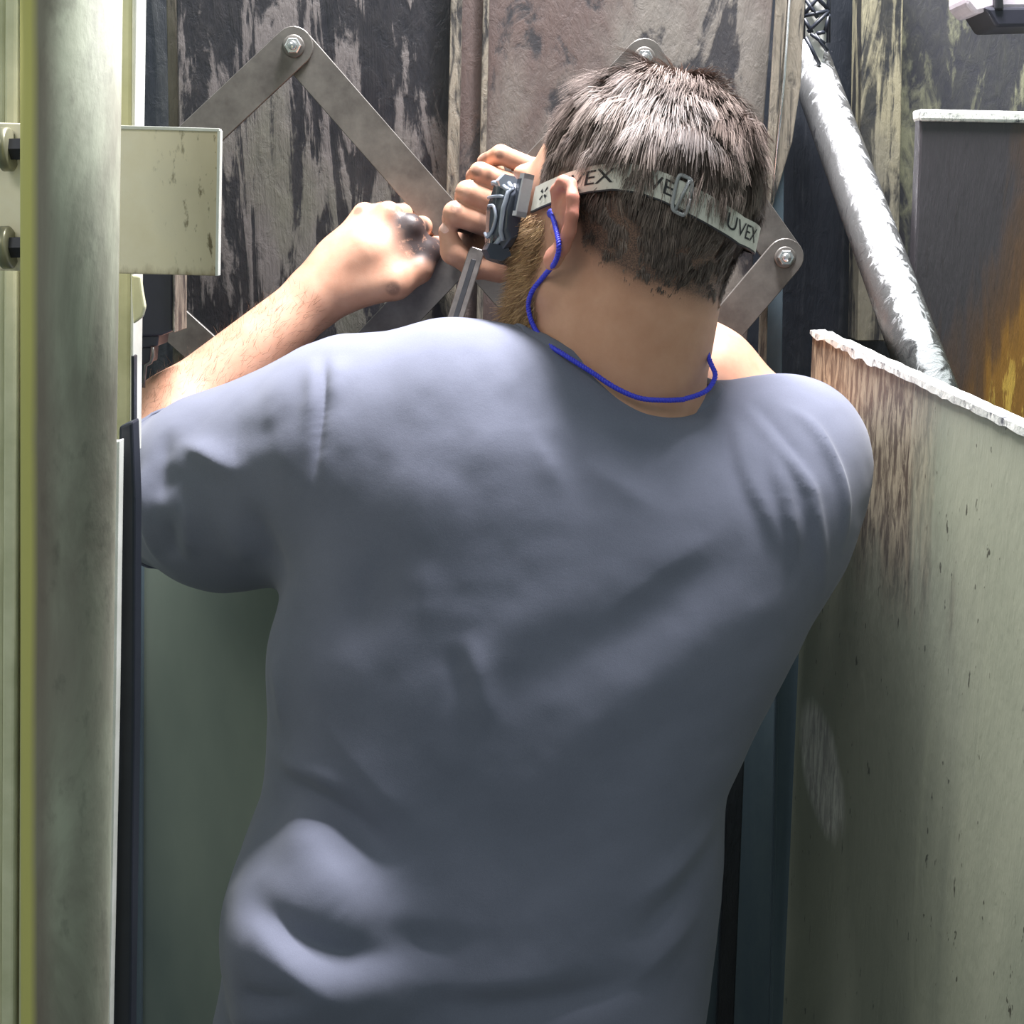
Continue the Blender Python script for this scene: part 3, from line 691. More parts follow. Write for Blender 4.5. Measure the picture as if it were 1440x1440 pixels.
# attributes: dirt on the hands, flushed ears, stubble under the hair
bl_ = hloc(BV)
def near(P, px, py, Y, r): return np.clip(1.25 - np.linalg.norm(P - W(px, py, Y), axis=1)/r, 0, 1)
grime = np.zeros(len(BV))
for g in ((590, 330, 1.462, .030), (606, 348, 1.47, .030), (576, 310, 1.460, .022), (612, 330, 1.50, .024), (590, 346, 1.455, .016), (560, 350, 1.455, .007), (548, 356, 1.452, .005), (553, 405, 1.438, .007), (503, 296, 1.472, .005),
          (655, 330, 1.44, .024), (672, 318, 1.43, .016), (690, 330, 1.44, .02), (642, 292, 1.405, .006), (681, 310, 1.42, .008), (680, 277, 1.425, .006), (668, 240, 1.412, .006), (686, 246, 1.42, .005), (676, 222, 1.44, .007), (702, 218, 1.42, .005), (640, 345, 1.43, .012), (668, 352, 1.43, .012)):
    grime = np.maximum(grime, np.clip(near(BV, *g)*1.3, 0, .97 if g[3] > .011 else .5))
hx, hy, hz = bl_[:, 0], bl_[:, 1], bl_[:, 2]
hd_ = np.sqrt((hx/.0765)**2 + ((hy+.006)/.0985)**2 + ((hz-.022)/.093)**2)
# hairline: low at the nape, high round the ears and forehead
ang = np.arctan2(hx, -hy)                   # 0 at the back, +-pi at the face
aa = np.abs(ang)
hline = np.interp(aa, [0, .6, 1.0, 1.35, 1.55, 1.75, 2.0, 2.2, 2.5, 3.14], [-.056, -.053, -.044, -.030, .010, .018, .000, .045, .060, .066])
isear = (np.abs(hx) > .0835) & (np.abs(hy+.005) < .04)
inhead = (np.linalg.norm(bl_ - np.array([0, 0, .02]), axis=1) < .135) & ~isear
scalp = np.clip((hz-hline)/.012+.5, 0, 1)*inhead
scalp = np.maximum(scalp, 0.55*np.clip((hz-hline+.014)/.02, 0, 1)*inhead*(aa < 1.2))
beardm = np.clip(((hy - .022)/.012), 0, 1)*np.clip((-.010 - hz + np.clip(hy-.06, 0, 1)*-.5)/.012, 0, 1)*((np.linalg.norm(bl_ - np.array([0, .02, .0]), axis=1) < .16) & ~isear)*np.clip((hz+.128)/.012, 0, 1)
blush = np.clip((np.abs(hx)-.080)/.008, 0, 1)*(np.linalg.norm(bl_ - np.array([0, -.005, 0]), axis=1) < .12)*0.6
tan = np.clip(1 - np.linalg.norm((BV - W(885, 500, 1.2)), axis=1)/.14, 0, 1)*0.5  # neck colour lightened to make up for light lost under the head
me = np_mesh('body', BV, BF)
for nm, arr in (('grime', grime), ('scalp', np.maximum(scalp*0.95, beardm*0.6)), ('blush', blush), ('tan', tan)):
    at_ = me.attributes.new(nm, 'FLOAT', 'POINT'); at_.data.foreach_set('value', np.asarray(arr, f32))
man = empty('person', (0.0, 1.13, 0.0)); tag(man, 'man in grey-blue t-shirt seen from behind, reaching both bare arms to the linkage', 'person')
body_o = link('body', me, M['skin'], man)
BN = vnormals(BV, BF)

# ---- strands
def strands(name, pts, nrm, dirs, length, width, shade, m, parent, seg=3, curl=None):
    n = len(pts); V = np.zeros((n, (seg+1)*2, 3)); side = np.cross(dirs, nrm); side /= np.linalg.norm(side, axis=1, keepdims=True)+1e-9
    tgt = dirs if curl is None else curl
    for i in range(seg+1):
        t = i/seg; d = nrm*(1-t)*0.0 + dirs*(1-t*0.5) + tgt*(t*0.5); d /= np.linalg.norm(d, axis=1, keepdims=True)
        c = pts + d*(length*t)[:, None]; w = (width*(1-t*0.75))[:, None]*side*0.5
        V[:, i*2] = c - w; V[:, i*2+1] = c + w
    base = (np.arange(n)*(seg+1)*2)[:, None]; F = np.concatenate([base + np.array([[2*i, 2*i+1, 2*i+3, 2*i+2]]) for i in range(seg)])
    me = np_mesh(name, V.reshape(-1, 3), F); at_ = me.attributes.new('shade', 'FLOAT', 'POINT'); at_.data.foreach_set('value', np.repeat(shade, (seg+1)*2).astype(f32))
    return link(name, me, m, parent)
def sample(weight_v, count):
    fw = weight_v[BF].mean(1); ar = 1.0; p = fw/fw.sum(); fi = RNG.choice(len(BF), count, p=p)
    w = RNG.random((count, 4)) + .05; w /= w.sum(1, keepdims=True)
    return (BV[BF[fi]]*w[:, :, None]).sum(1), (BN[BF[fi]]*w[:, :, None]).sum(1), (weight_v[BF[fi]]*w).sum(1)
def unit(v): return v/(np.linalg.norm(v, axis=-1, keepdims=True)+1e-12)
# head hair
P_, N_, w_ = sample((scalp > .32)*np.clip(scalp, 0, 1)**.7, 66000)
N_ = unit(N_); l_ = hloc(P_); crown = np.array([.012, -.012, .118])
flow = l_ - crown; flow = unit(flow) @ HR.T; flow = unit(flow - N_*(flow*N_).sum(1)[:, None])
a_ = np.abs(np.arctan2(l_[:, 0], -l_[:, 1])); hl = np.interp(a_, [0, .6, 1.0, 1.35, 1.55, 1.75, 2.0, 2.2, 2.5, 3.14], [-.056, -.053, -.044, -.030, .010, .018, .000, .045, .060, .066])
ht = np.clip((l_[:, 2]-hl)/.085, 0, 1)
top = np.clip((l_[:, 2]-.02)/.06, 0, 1)
cl1 = np.stack([vnoise(l_, 75, s) for s in (1, 2, 3)], 1) @ HR.T; cl2 = np.stack([vnoise(l_, 190, s) for s in (4, 5, 6)], 1) @ HR.T
dirs = unit(flow*0.95 + N_*(0.42+0.30*top)[:, None] + cl1*0.55 + cl2*0.62 + RNG.normal(0, .12, P_.shape))
lenh = (.0035 + .020*ht + .009*top)*(0.75 + 0.5*RNG.random(len(P_)))*(1+.3*vnoise(l_, 60, 9))
shade = np.clip(.40 + .25*vnoise(l_, 150, 11) + .16*vnoise(l_, 45, 12) + RNG.normal(0, .14, len(P_)) + .10*top - .22*(1-ht), 0, 1)
strands('hair', P_ - N_*.0008, N_, dirs, lenh, np.full(len(P_), .00095), shade, M['hair'], man, 3, unit(flow - N_*0.25 + cl1*.3))
# beard
P_, N_, w_ = sample((beardm > .2)*beardm, 15000); N_ = unit(N_)
dn = unit(-U*0.9 + Fw*0.25)[None]; fl = unit(dn - N_*(N_@dn[0])[:, None])
dirs = unit(fl*0.8 + N_*0.6 + RNG.normal(0, .32, P_.shape)); lb = hloc(P_)
shade = np.clip(.55 + .3*vnoise(lb, 120, 21) + RNG.normal(0, .2, len(P_)), 0, 1)
strands('beard', P_ - N_*.0006, N_, dirs, (.006+.011*RNG.random(len(P_))), np.full(len(P_), .00062), shade, M['beard'], man, 3)
# forearm hair
ax_ = unit(WRL-ELL); tt = (BV-ELL)@ax_/np.linalg.norm(WRL-ELL); rad = np.linalg.norm(BV-ELL - np.outer((BV-ELL)@ax_, ax_), axis=1)
wa = ((tt > .05) & (tt < .93) & (rad < .06)).astype(float)
P_, N_, w_ = sample(wa, 2600); N_ = unit(N_); dirs = unit(ax_[None]*0.8 + N_*0.35 + RNG.normal(0, .35, P_.shape))
strands('arm_hair', P_, N_, dirs, .006+.008*RNG.random(len(P_)), np.full(len(P_), .00022), RNG.random(len(P_)), M['armhair'], man, 2)

# ------------------------------------------------------------------ shirt
YL, YR, YN = W(503, 572, 1.242), W(1112, 640, 1.250), W(815, 588, 1.245)
YM = W(630, 562, 1.24)
SLE = W(318, 700, 1.285); SLX = W(250, 690, 1.335)
sh = [torso(0.0, 0.03), cone(YL, YM, .054, .060, .03), cone(YM, YN, .060, .062, .03), cone(YN, W(985, 632, 1.25), .058, .048, .03), cone(W(985, 632, 1.25), YR, .048, .056, .03),
      cone(W(470, 640, 1.245), SLE, .088, .081, .035), cone(SLE, SLX, .081, .074, .02), cone(YL, W(300, 640, 1.30), .050, .052, .03),
      cone(YR, ELR, .058, .052, .03), ell(W(455, 1330, 1.105), (.082, .084, .092), None, .04), ell(W(1090, 690, 1.235), (.062, .085, .085), None, .04), ell(W(700, 690, 1.20), (.15, .075, .13), None, .05)]
SV, SF = mesh_sdf(sh, (-.47, 0.93, 0.70), (.40, 1.50, 1.53), 0.0033)
SV = laplace(SV, SF, 6, 0.5)
SN = vnormals(SV, SF)
bvh = BVHTree.FromPolygons([tuple(v) for v in SV], [tuple(f) for f in SF.tolist()])
def hit(px, py, tree=None):
    d = ray(px, py); r = (tree or bvh).ray_cast(Vector(CAM), Vector(d)); return None if r[0] is None else np.array(r[0])
def polydist(P, path):
    best = np.full(len(P), 9.0); tb_ = np.zeros(len(P)); seg = [np.linalg.norm(b-a) for a, b in zip(path[:-1], path[1:])]; tot = sum(seg); s0 = 0
    for a, b, L_ in zip(path[:-1], path[1:], seg):
        d = b-a; t = np.clip((P-a)@d/(L_*L_+1e-12), 0, 1); e = np.linalg.norm(P - a - t[:, None]*d, axis=1); m = e < best
        best[m] = e[m]; tb_[m] = (s0 + t[m]*L_)/tot; s0 += L_
    return best, tb_
FOLDS = [  # (pixel path, amplitude m, half width m, end taper 0..1 at start and end)
    ([(1030, 556), (1062, 590), (1092, 626), (1131, 681), (1141, 710), (1154, 788), (1158, 840)], .0072, .0062), ([(1084, 562), (1137, 598), (1165, 644), (1180, 690), (1184, 735), (1180, 790)], .0072, .0062),
    ([(1022, 575), (1037, 614), (1052, 675), (1082, 739), (1100, 790)], .0072, .0085), ([(1075, 615), (1089, 654), (1102, 700), (1113, 748), (1120, 800)], .0064, .0068),
    ([(1052, 560), (1085, 602), (1118, 650), (1130, 700)], -.0040, .0075), ([(1012, 570), (1025, 630), (1045, 690), (1075, 770)], -.0035, .010),
    ([(890, 690), (930, 655), (965, 625), (995, 590)], .0032, .012), ([(880, 590), (915, 625), (905, 668), (880, 700)], -.0030, .014),
    ([(735, 590), (752, 622), (772, 655), (800, 710)], .0025, .013), ([(815, 640), (842, 664), (880, 690), (930, 725)], .0025, .012), ([(790, 600), (800, 640), (850, 740)], -.002, .018),
    ([(1110, 735), (1000, 790), (860, 880), (700, 980), (560, 1070)], -.0050, .024), ([(1040, 730), (930, 800), (800, 900)], .0040, .018), ([(1120, 800), (1010, 880), (860, 1000), (720, 1120)], .0045, .024),
    ([(655, 880), (672, 950), (695, 1045)], .0050, .013), ([(640, 900), (650, 1000)], -.003, .012), ([(568, 740), (520, 840), (470, 930)], -.0040, .018), ([(600, 780), (600, 900)], .0025, .018),
    ([(430, 990), (520, 1090), (620, 1200)], .0040, .02), ([(395, 1030), (402, 1068), (440, 1085), (520, 1120)], .0070, .012), ([(385, 1092), (440, 1118), (520, 1175), (570, 1240)], -.0105, .014),
    ([(398, 1135), (430, 1180), (480, 1250), (540, 1300)], .0150, .026), ([(336, 1250), (375, 1285), (430, 1325), (520, 1345), (640, 1330)], -.0130, .016), ([(345, 1290), (390, 1340), (450, 1395), (520, 1420)], .0075, .017),
    ([(470, 1290), (560, 1312), (680, 1345)], -.004, .013), ([(330, 1392), (380, 1405), (450, 1392)], -.0065, .009), ([(318, 1425), (380, 1430), (455, 1415)], .0065, .010),
    ([(560, 1405), (650, 1412), (760, 1412), (880, 1385), (960, 1350)], -.0070, .015), ([(520, 1372), (680, 1385), (850, 1355)], .0035, .016), ([(1010, 1180), (930, 1280), (850, 1340)], -.0040, .014), ([(1018, 1130), (950, 1220), (860, 1290)], .0040, .016), ([(1000, 1250), (930, 1340), (850, 1420)], .003, .013),
    ([(456, 478), (458, 540), (450, 612), (440, 700)], -.0050, .0045), ([(440, 500), (441, 560), (428, 620)], .0035, .008), ([(475, 500), (470, 580)], .003, .008),
    ([(440, 540), (405, 590), (352, 612), (290, 600)], -.0022, .016), ([(352, 640), (330, 660), (290, 640), (250, 622)], .0065, .011), ([(244, 600), (230, 650), (222, 710)], -.0042, .012), ([(270, 655), (240, 678), (205, 705)], -.0030, .012),
    ([(208, 640), (203, 690), (215, 760), (235, 800)], .0055, .008), ([(268, 690), (266, 740), (268, 790)], .0050, .010), ([(300, 720), (330, 750), (350, 800)], .0040, .014), ([(243, 720), (248, 790)], -.005, .009), ([(345, 690), (380, 760), (398, 822)], -.005, .014),
    ([(380, 900), (395, 980), (398, 1040)], .0035, .012), ([(600, 1050), (700, 1180), (820, 1270)], -.003, .03), ([(700, 560), (690, 620), (650, 680)], .0022, .025), ([(520, 640), (600, 700), (720, 720)], .002, .03),
]
disp = np.zeros(len(SV))
for path, amp, wd in FOLDS:
    pix = catmull([np.array(p, float) for p in path], 4) if len(path) > 2 else [np.array(path[0], float)*(1-t)+np.array(path[1], float)*t for t in (0, .33, .66, 1)]
    pts = [hit(p[0], p[1]) for p in pix]; pts = [p for p in pts if p is not None]
    if len(pts) < 2: continue
    bb0, bb1 = np.min(pts, 0)-wd*3, np.max(pts, 0)+wd*3; m = np.flatnonzero(((SV > bb0) & (SV < bb1)).all(1))
    e, t = polydist(SV[m], pts); env = np.clip(np.minimum(t, 1-t)/.42, 0, 1); env = env*env*(3-2*env)
    disp[m] += amp*env*(np.exp(-(e/wd)**2) if amp < 0 or wd > .02 else 0.5*np.exp(-(e/wd)**2) + 0.5*np.exp(-e/(wd*.8)))
pd = unit(np.array([-.36, 0, -.24])); al = (SV@pd)[:, None]*pd; st = SV - al*.78      # stretch folds along the pull from the right armpit
back = np.clip((1.20-SV[:, 1])/.05, 0, 1)*np.clip((1.42-SV[:, 2])/.08, 0, 1)
disp += back*(.0018*vnoise(st, 17, 33) + .0006*vnoise(st, 38, 34))
disp += .0010*vnoise(SV*np.array([1, 1, .5]), 26, 31) + .0004*vnoise(SV, 60, 32)
SV = SV + SN*disp[:, None]
SV = laplace(SV, SF, 1, 0.4)

# openings: neck, cuffs, hem (faces dropped, rim vertices slid onto the cut)
def cut(V, F, g):
    d = g(V); keep = (d[F] > 0).any(1); F = F[keep]; neg = np.flatnonzero(d < 0); used = np.zeros(len(V), bool); used[F] = True
    idx = neg[used[neg]]
    for _ in range(6):
        P = V[idx]; e = 1e-4; G = np.stack([(g(P+np.eye(3)[i]*e)-g(P-np.eye(3)[i]*e))/(2*e) for i in range(3)], 1); V[idx] = P - G*(g(P)/((G*G).sum(1)+1e-9))[:, None]
    rim = idx; mp_ = np.full(len(V), -1); u = np.flatnonzero(used); mp_[u] = np.arange(len(u)); return V[u], mp_[F], mp_[rim]
NKC = W(864, 548, 1.235); nax = unit(Hd(0, -.02, -.05) - W(868, 580, 1.235))
nr_ = unit(np.array([1.0, 0, 0]) - nax*nax[0]); nf_ = np.cross(nax, nr_)
def g_neck(P):
    q = P - NKC; h = q@nax; x = q@nr_; y = q@nf_; r = np.sqrt((x/.088)**2 + (y/.065)**2); inside = (r-1)*.085
    return np.where(h > -.06, inside, 0.05)
def plane_cut(c, n, box):
    n = unit(np.asarray(n, float))
    def g(P):
        d = (np.asarray(c)-P)@n; inb = np.linalg.norm(P-np.asarray(c), axis=1) < box; return np.where(inb, d, 0.05)
    return g
SV, SF, _ = cut(SV, SF, g_neck)
cufL = W(232, 694, 1.33); SV, SF, _ = cut(SV, SF, plane_cut(cufL, (-.62, .78, -.05), .17))
cufR = W(1095, 625, 1.36); SV, SF, _ = cut(SV, SF, plane_cut(cufR, ELR-YR, .13))
SV, SF, _ = cut(SV, SF, lambda P: P[:, 2]-.74)
me = np_mesh('shirt', SV, SF); shirt = link('shirt', me, M['shirt'], man); shirt['label'] = 'grey-blue cotton t-shirt'
so = shirt.modifiers.new('cloth_thickness', 'SOLIDIFY'); so.thickness = 0.0022; so.offset = 1.0
# collar and cuff ribs along the open rims
bm = bmesh.new(); bm.from_mesh(me); bm.verts.ensure_lookup_table()
nxt = {}
for e in bm.edges:
    if e.is_boundary:
        for a, b in ((e.verts[0].index, e.verts[1].index), (e.verts[1].index, e.verts[0].index)): nxt.setdefault(a, []).append(b)
loops, seen = [], set()
for s0 in nxt:
    if s0 in seen: continue
    lp_ = [s0]; seen.add(s0)
    while True:
        c = [v for v in nxt[lp_[-1]] if v not in seen]
        if not c: break
        lp_.append(c[0]); seen.add(c[0])
    if len(lp_) > 40: loops.append(np.array([tuple(bm.verts[i].co) for i in lp_]))
bm.free()
for lp_ in loops:
    c = lp_.mean(0)
    if c[2] < .8: continue
    nm = 'collar' if np.linalg.norm(c-NKC) < .09 else 'cuff'
    P = lp_.copy()
    for _ in range(14): P = (np.roll(P, 1, 0) + P*2 + np.roll(P, -1, 0))/4
    P = P[::3]; n = len(P); T = unit(np.roll(P, -1, 0)-np.roll(P, 1, 0))
    radial = unit(P - c); pn = unit(np.cross(T, radial)); w_, h_ = (.0075, .0026) if nm == 'collar' else (.0085, .0024)
    vs_, fs = [], []; K = 10
    near_i = [int(np.argmin(((SV-p)**2).sum(1))) for p in P]; sn = vnormals(SV, SF)[near_i]; sn = unit(sn + np.roll(sn, 1, 0) + np.roll(sn, -1, 0)); bi = unit(np.cross(T, sn))
    for i in range(n):
        for k in range(K):
            t = 2*math.pi*k/K; vs_.append(P[i] + bi[i]*w_*math.cos(t) + sn[i]*(h_*math.sin(t)+.0012))
    for i in range(n):
        for k in range(K): fs.append((i*K+k, i*K+(k+1) % K, ((i+1) % n)*K+(k+1) % K, ((i+1) % n)*K+k))
    mesh_obj(nm, vs_, fs, M['shirt'], shirt, True)

# ---- trousers and boots (below the frame)
HZ = 0.80; hc = np.array([W(640, 1560, 1.135)[0], 1.185, HZ])
tr = [ell(hc + np.array([0, 0, .02]), (.195, .128, .14), None, .05)]
for sgn in (-1, 1): tr += [cone(hc + np.array([sgn*.095, 0, -.02]), hc + np.array([sgn*.13, .03, -.34]), .095, .068, .05), cone(hc + np.array([sgn*.13, .03, -.34]), hc + np.array([sgn*.14, -.01, -.70]), .068, .058, .03)]
V, F = mesh_sdf(tr, (-.40, .9, .06), (.34, 1.40, 1.0), .009); V = V + vnormals(V, F)*(.003*vnoise(V, 14, 41))[:, None]
link('trousers', np_mesh('trousers', V, F), M['trousers'], man)
for sgn in (-1, 1):
    an = hc + np.array([sgn*.14, -.01, -.80+.0]); bt = [ell(an + np.array([0, .0, .09]), (.046, .055, .10), None, .03), ell(an + np.array([0, .075, .042]), (.048, .12, .040), None, .03)]
    V, F = mesh_sdf(bt, an - np.array([.09, .12, .02]), an + np.array([.09, .24, .23]), .006); V[:, 2] = np.maximum(V[:, 2], 0.0005)
    link('boot', np_mesh('boot', V, F), M['shoe'], man)

# ------------------------------------------------------------------ safety goggles with printed strap
gg = empty('safety_goggles', tuple(Hd(0, .11, .0))); tag(gg, 'grey safety goggles with off-white printed elastic strap round the head', 'goggles')
def strap_pt(phi, t, off=0.0):
    """phi from the back (0) to the face, t across the band"""
    x = (.0760+off)*math.sin(phi); y = -.006 - (.0990+off)*math.cos(phi); a = abs(phi)
    z = STRAP_Z(phi) + t; return Hd(x, y, z)
def STRAP_Z(phi):
    return float(np.interp(phi, [-2.2, -2.0, -1.8, -1.6, -1.4, -1.2, -1.0, -.8, -.6, -.3, 0, .5, 1.0, 1.4, 2.2], [-.004, -.002, .004, .011, .017, .0215, .022, .019, .014, .007, .001, -.001, .004, .010, .004]))
def band(name, p0, p1, t0, t1, off0, off1, m, parent, n=90):
    vs_, fs = [], []
    for i in range(n+1):
        ph = p0+(p1-p0)*i/n
        vs_ += [strap_pt(ph, t0, off0), strap_pt(ph, t1, off0), strap_pt(ph, t1, off1), strap_pt(ph, t0, off1)]
    for i in range(n):
        for k in range(4): fs.append((i*4+k, i*4+(k+1) % 4, (i+1)*4+(k+1) % 4, (i+1)*4+k))
    fs += [(3, 2, 1, 0), tuple(n*4+k for k in range(4))]
    o = mesh_obj(name, vs_, fs, m, parent); bm_ = bmesh.new(); bm_.from_mesh(o.data); bmesh.ops.recalc_face_normals(bm_, faces=bm_.faces); bm_.to_mesh(o.data); bm_.free(); return o
HWD = .0098
stp = band('strap', -2.02, 2.02, -HWD, HWD, .0062, .0078, M['strap'], gg)
band('edge_binding', -2.02, 2.02, -HWD-.0012, -HWD, .0060, .0080, M['strap_edge'], stp)
# lettering printed on the band
def text_mesh(s, size):
    cu = bpy.data.curves.new('t', 'FONT'); cu.body = s; cu.size = size; cu.align_x = 'CENTER'; cu.align_y = 'CENTER'; cu.resolution_u = 4; cu.offset = 0.0
    o = bpy.data.objects.new('t', cu); COL.objects.link(o); bpy.context.view_layer.update()
    me = bpy.data.meshes.new_from_object(o.evaluated_get(bpy.context.evaluated_depsgraph_get())); bpy.data.objects.remove(o); bpy.data.curves.remove(cu); return me
R_EFF = .098
def lettering(s, phi_c, size, flip=1, dt=0.0):
    me = text_mesh(s, size); bm_ = bmesh.new(); bm_.from_mesh(me); bmesh.ops.triangulate(bm_, faces=bm_.faces)
    bmesh.ops.subdivide_edges(bm_, edges=[e for e in bm_.edges if e.calc_length() > size*.25], cuts=1)
    for v in bm_.verts:
        p = strap_pt(phi_c + v.co.x*1.25/R_EFF, v.co.y + dt, .0083); v.co = Vector(tuple(p))
    o = bm_obj('lettering', bm_, M['ink'], stp); return o
for ph in LETTER_PHI if 'LETTER_PHI' in globals() else (-1.47, -.84, .03): lettering('UVEX', ph, .0160)
# four-dot mark near the goggles
for dx, dy in ((-1, 1), (1, 1), (-1, -1), (1, -1)):
    vs_ = []
    for (a, b) in ((.5, .2), (1.6, 1.0), (1.0, 1.6), (.2, .5)): vs_.append(strap_pt(-1.86 + dx*a*.0030/R_EFF, dy*b*.0030, .0083))
    mesh_obj('mark', vs_, [(0, 1, 2, 3)], M['ink'], stp)
# adjuster buckle
def ring_on_strap(name, phc, hw, hh, r, m, parent):
    path = []
    for k in range(33):
        t = 2*math.pi*k/32; cx, cy = math.cos(t), math.sin(t); sx = math.copysign(abs(cx)**.45, cx); sy = math.copysign(abs(cy)**.45, cy); path.append(strap_pt(phc + sx*hw/R_EFF, sy*hh, .0092))
    return tube(name, path, r, m, parent, 8)
BUCK = -.665
bk = ring_on_strap('buckle', BUCK, .0062, .0135, .0016, M['buckle'], stp)
tube('cross_bar', [strap_pt(BUCK-.03, -.0125, .0100), strap_pt(BUCK+.03, .0125, .0100)], .0013, M['buckle'], bk, 8)
band('loop_back', BUCK-.055, BUCK+.055, -HWD*.9, HWD*.9, .0078, .0092, M['strap'], bk, 8)
# frame, clips, lens
def gpt(phi, t, off): return Hd((.078+off)*math.sin(phi), .004 + (.098+off)*math.cos(phi), -.014 + t)
def shell(name, p0, p1, prof, m, parent, n=44):
    vs_, fs = [], []; K = len(prof)
    for i in range(n+1):
        ph = p0+(p1-p0)*i/n
        for (t, o2) in prof: vs_.append(gpt(ph, t, o2))
    for i in range(n):
        for k in range(K): fs.append((i*K+k, i*K+(k+1) % K, (i+1)*K+(k+1) % K, (i+1)*K+k))
    fs += [tuple(range(K-1, -1, -1)), tuple(n*K+k for k in range(K))]
    bm_ = bmesh.new(); bv = [bm_.verts.new(tuple(v)) for v in vs_]
    for f in fs: bm_.faces.new([bv[i] for i in f])
    return bm_obj(name, bm_, m, parent)
fr = shell('frame', -1.0, 1.0, [(.022, .006), (.028, .014), (.028, .022), (.022, .026), (.018, .024), (.018, .010)], M['goggle'], gg)
shell('lower_frame', -1.0, 1.0, [(-.034, .004), (-.040, .010), (-.040, .020), (-.034, .025), (-.028, .023), (-.028, .008)], M['goggle_dark'], fr)
shell('lens', -.95, .95, [(-.030, .020), (.020, .0225), (.020, .0245), (-.030, .022)], M['lens'], gg)
NAILM = m_plain('thumb_nail', lin(216, 176, 160), 0.35)
CLIP = [(-.034, .004), (-.040, .014), (-.026, .024), (.000, .0275), (.022, .025), (.030, .016), (.028, .004)]
SECT = [(.66, 1.0), (.80, 1.0), (.90, .93), (1.00, .78), (1.08, .55)]
def clip_pt(phi, u, lift=0.0):
    """u 0..1 along the outer run of the clip profile"""
    k = float(np.interp(phi, [a for a, b in SECT], [b for a, b in SECT])); x = u*4 + 1; i0 = min(int(x), 4); f_ = x-i0
    t = CLIP[i0][0]*(1-f_) + CLIP[i0+1][0]*f_; o2 = CLIP[i0][1]*(1-f_) + CLIP[i0+1][1]*f_
    return (t*k, .004 + (o2-.004)*k + lift)
for sgn in (-1, 1):
    vs_, fs = [], []; K = len(CLIP)
    for ph, k in SECT: vs_ += [gpt(sgn*ph, t*k, .004 + (o2-.004)*k) for (t, o2) in CLIP]
    for i in range(len(SECT)-1):
        for k in range(K): fs.append((i*K+k, i*K+(k+1) % K, (i+1)*K+(k+1) % K, (i+1)*K+k))
    fs += [tuple(range(K-1, -1, -1)), tuple((len(SECT)-1)*K+k for k in range(K))]
    bm_ = bmesh.new(); bv = [bm_.verts.new(tuple(v)) for v in vs_]
    for f in fs: bm_.faces.new([bv[i] for i in f])
    bmesh.ops.recalc_face_normals(bm_, faces=bm_.faces); bevel_all(bm_, .0012, 2)
    cl_ = bm_obj('strap_clip', bm_, M['goggle_dark'], gg)
    def run(name, pts, r, m): return tube(name, [gpt(sgn*ph, *clip_pt(ph, u, .0012)) for ph, u in catmull([np.array(p) for p in pts], 5)], r, m, cl_, 8)
    run('raised_mark', [(.84, .30), (.90, .26), (.97, .30), (1.00, .42), (.96, .52), (.88, .52)], .0015, M['goggle'])
    run('raised_mark', [(.80, .60), (.92, .62), (1.03, .66)], .0015, M['goggle'])
    run('ridge', [(.78, .74), (.92, .76), (1.05, .80)], .0022, M['goggle'])
    run('ridge', [(.78, .92), (.92, .92), (1.05, .90)], .0022, M['goggle'])
    run('ridge', [(.76, .10), (.90, .10), (1.03, .14)], .0022, M['goggle'])
    run('rear_rib', [(1.035, .08), (1.05, .35), (1.055, .65), (1.045, .92)], .0020, M['goggle'])
    hg = shell('hinge', min(sgn*1.06, sgn*1.16), max(sgn*1.06, sgn*1.16), [(.000, .004), (.000, .013), (.026, .013), (.026, .004)], M['goggle_dark'], cl_, 4)
    for t in (-.004, .026): shell('loop', min(sgn*1.13, sgn*1.21), max(sgn*1.13, sgn*1.21), [(t, .006), (t, .0145), (t+.004, .0145), (t+.004, .006)], M['buckle'], cl_, 4)
    shell('loop', min(sgn*1.185, sgn*1.21), max(sgn*1.185, sgn*1.21), [(-.004, .006), (-.004, .0150), (.030, .0150), (.030, .006)], M['buckle'], cl_, 4)

# thumb nail of the raised fist
tn = W(629, 324, 1.424); tv = unit(CAM - tn); tv = unit(tv + np.array([-.35, 0, .15])); tup = unit(W(629, 326, 1.424) - W(637, 354, 1.424)); tup = unit(tup - tv*(tup@tv)); tsd = np.cross(tup, tv)
vs_ = [tn + tv*.0092]; fs = []
for r_, dz in ((.5, -.0006), (1.0, -.0026)):
    for k in range(16):
        t = 2*math.pi*k/16; vs_.append(tn + tup*(.0062*r_*math.sin(t)) + tsd*(.0050*r_*math.cos(t)) + tv*(.0098+dz))
for k in range(16): fs += [(0, 1+k, 1+(k+1) % 16), (1+k, 17+k, 17+(k+1) % 16, 1+(k+1) % 16)]
mesh_obj('thumb_nail', vs_, fs, NAILM, man, True)

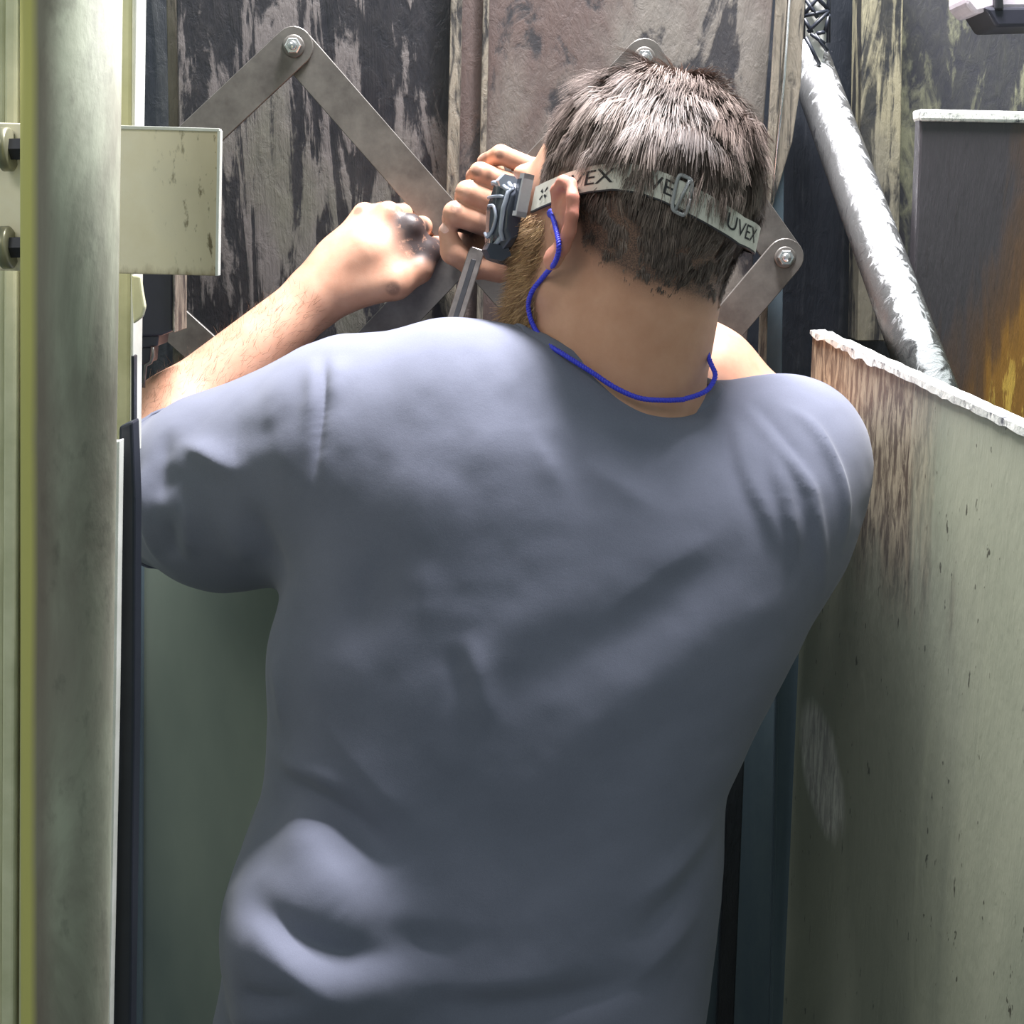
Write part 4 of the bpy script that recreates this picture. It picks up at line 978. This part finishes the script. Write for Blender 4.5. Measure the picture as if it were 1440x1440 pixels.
# ------------------------------------------------------------------ corded earplugs
bbvh = BVHTree.FromPolygons([tuple(v) for v in BV], [tuple(f) for f in BF.tolist()])
sbvh = BVHTree.FromPolygons([tuple(v) for v in SV], [tuple(f) for f in SF.tolist()])
ep = empty('corded_earplugs', tuple(Hd(-.088, 0, -.004))); tag(ep, 'bright blue twisted earplug cord hanging from the ear round the neck', 'earplugs')
def on_skin(px, py, lift=.003):
    d = ray(px, py); best = None
    for tr_ in (bbvh, sbvh):
        r = tr_.ray_cast(Vector(CAM), Vector(d))
        if r[0] is not None and (best is None or r[3] < best[1]): best = (np.array(r[0]), r[3])
    if best is None: return None
    return best[0] - d*(lift + (.0060 if py > 400 else .002))
def twisted(name, path, parent):
    path = catmull(path, 10); P = [path[0]]
    for q in path[1:]:
        if np.linalg.norm(q-P[-1]) > .0008: P.append(q)
    s = np.concatenate([[0], np.cumsum([np.linalg.norm(b-a) for a, b in zip(P[:-1], P[1:])])]); V, F = [], []
    n = int(s[-1]/.0007); Q = np.stack([np.interp(np.linspace(0, s[-1], n), s, np.array(P)[:, i]) for i in range(3)], 1)
    for _ in range(8): Q[1:-1] = (Q[:-2]+Q[1:-1]*2+Q[2:])/4
    u = None; T = unit(np.gradient(Q, axis=0)); _, u, _v = frame_from(T[0]); fr_ = []
    for i in range(n): u = unit(u - T[i]*(u@T[i])); fr_.append((u, np.cross(T[i], u)))
    for ph in (0, math.pi):
        hel = [Q[i] + (fr_[i][0]*math.cos(ph+i*.0007*1300) + fr_[i][1]*math.sin(ph+i*.0007*1300))*.0010 for i in range(n)]
        v, f = tube_geo(hel, .00135, 6); o = len(V); V += v; F += [tuple(i+o for i in q) for q in f]
    return mesh_obj(name, V, F, M['cord'], parent, True)
CP1 = [(776, 300), (781, 318), (786, 345), (781, 368), (765, 388), (748, 410), (743, 432), (750, 458), (768, 482), (795, 500), (830, 522), (865, 545), (900, 560), (935, 563), (960, 562)]
pth = [on_skin(*p) for p in CP1]; pth = [p for p in pth if p is not None]
twisted('cord', pth, ep)
CP2 = [(960, 562), (985, 554), (998, 545), (1006, 528), (1000, 512), (995, 497), (996, 480)]
yy = np.linspace(pth[-1][1], 1.20, len(CP2)); pth2 = [W(p[0], p[1], y) for p, y in zip(CP2, yy)]; pth2[0] = pth[-1]
twisted('cord', pth2, ep)
lathe('plug', pth[0] + ray(776, 300)*.006, -ray(776, 300)*np.array([1, 1, .9]), [(-.004, .003), (-.002, .0042), (.003, .0042), (.006, .0034), (.0075, .0022)], M['plug'], ep, 16)

# ------------------------------------------------------------------ steel bar in the fist
a, b = W(671, 350, 1.422), W(596, 590, 1.36); d = unit(b-a); sd = unit(np.cross(d, np.array([0, -1.0, 0]))); nn = np.cross(d, sd)
Rm = Matrix((tuple(sd), tuple(nn), tuple(d))).transposed(); Lb = float(np.linalg.norm(b-a))
tl = empty('steel_bar', tuple(b)); tag(tl, 'slim grimy steel bar tool gripped in the raised fist', 'hand tool')
pts = [(-.0078, 0), (.0062, 0), (.0076, .006), (.0078, Lb), (-.0078, Lb)]
fr0 = [a + sd*p[0] + d*p[1] - nn*.0035 for p in pts]; bk0 = [a + sd*p[0] + d*p[1] + nn*.0035 for p in pts]
bm_obj('shank', prism_bm(fr0, bk0, .0012), M['tool'], tl)
bm_obj('groove', box_bm(a + d*(Lb*.5) - nn*.0036*np.sign(nn[1]), (.005, .0012, Lb*.86), .0004, 1, Rm), M['dark_metal'], tl)
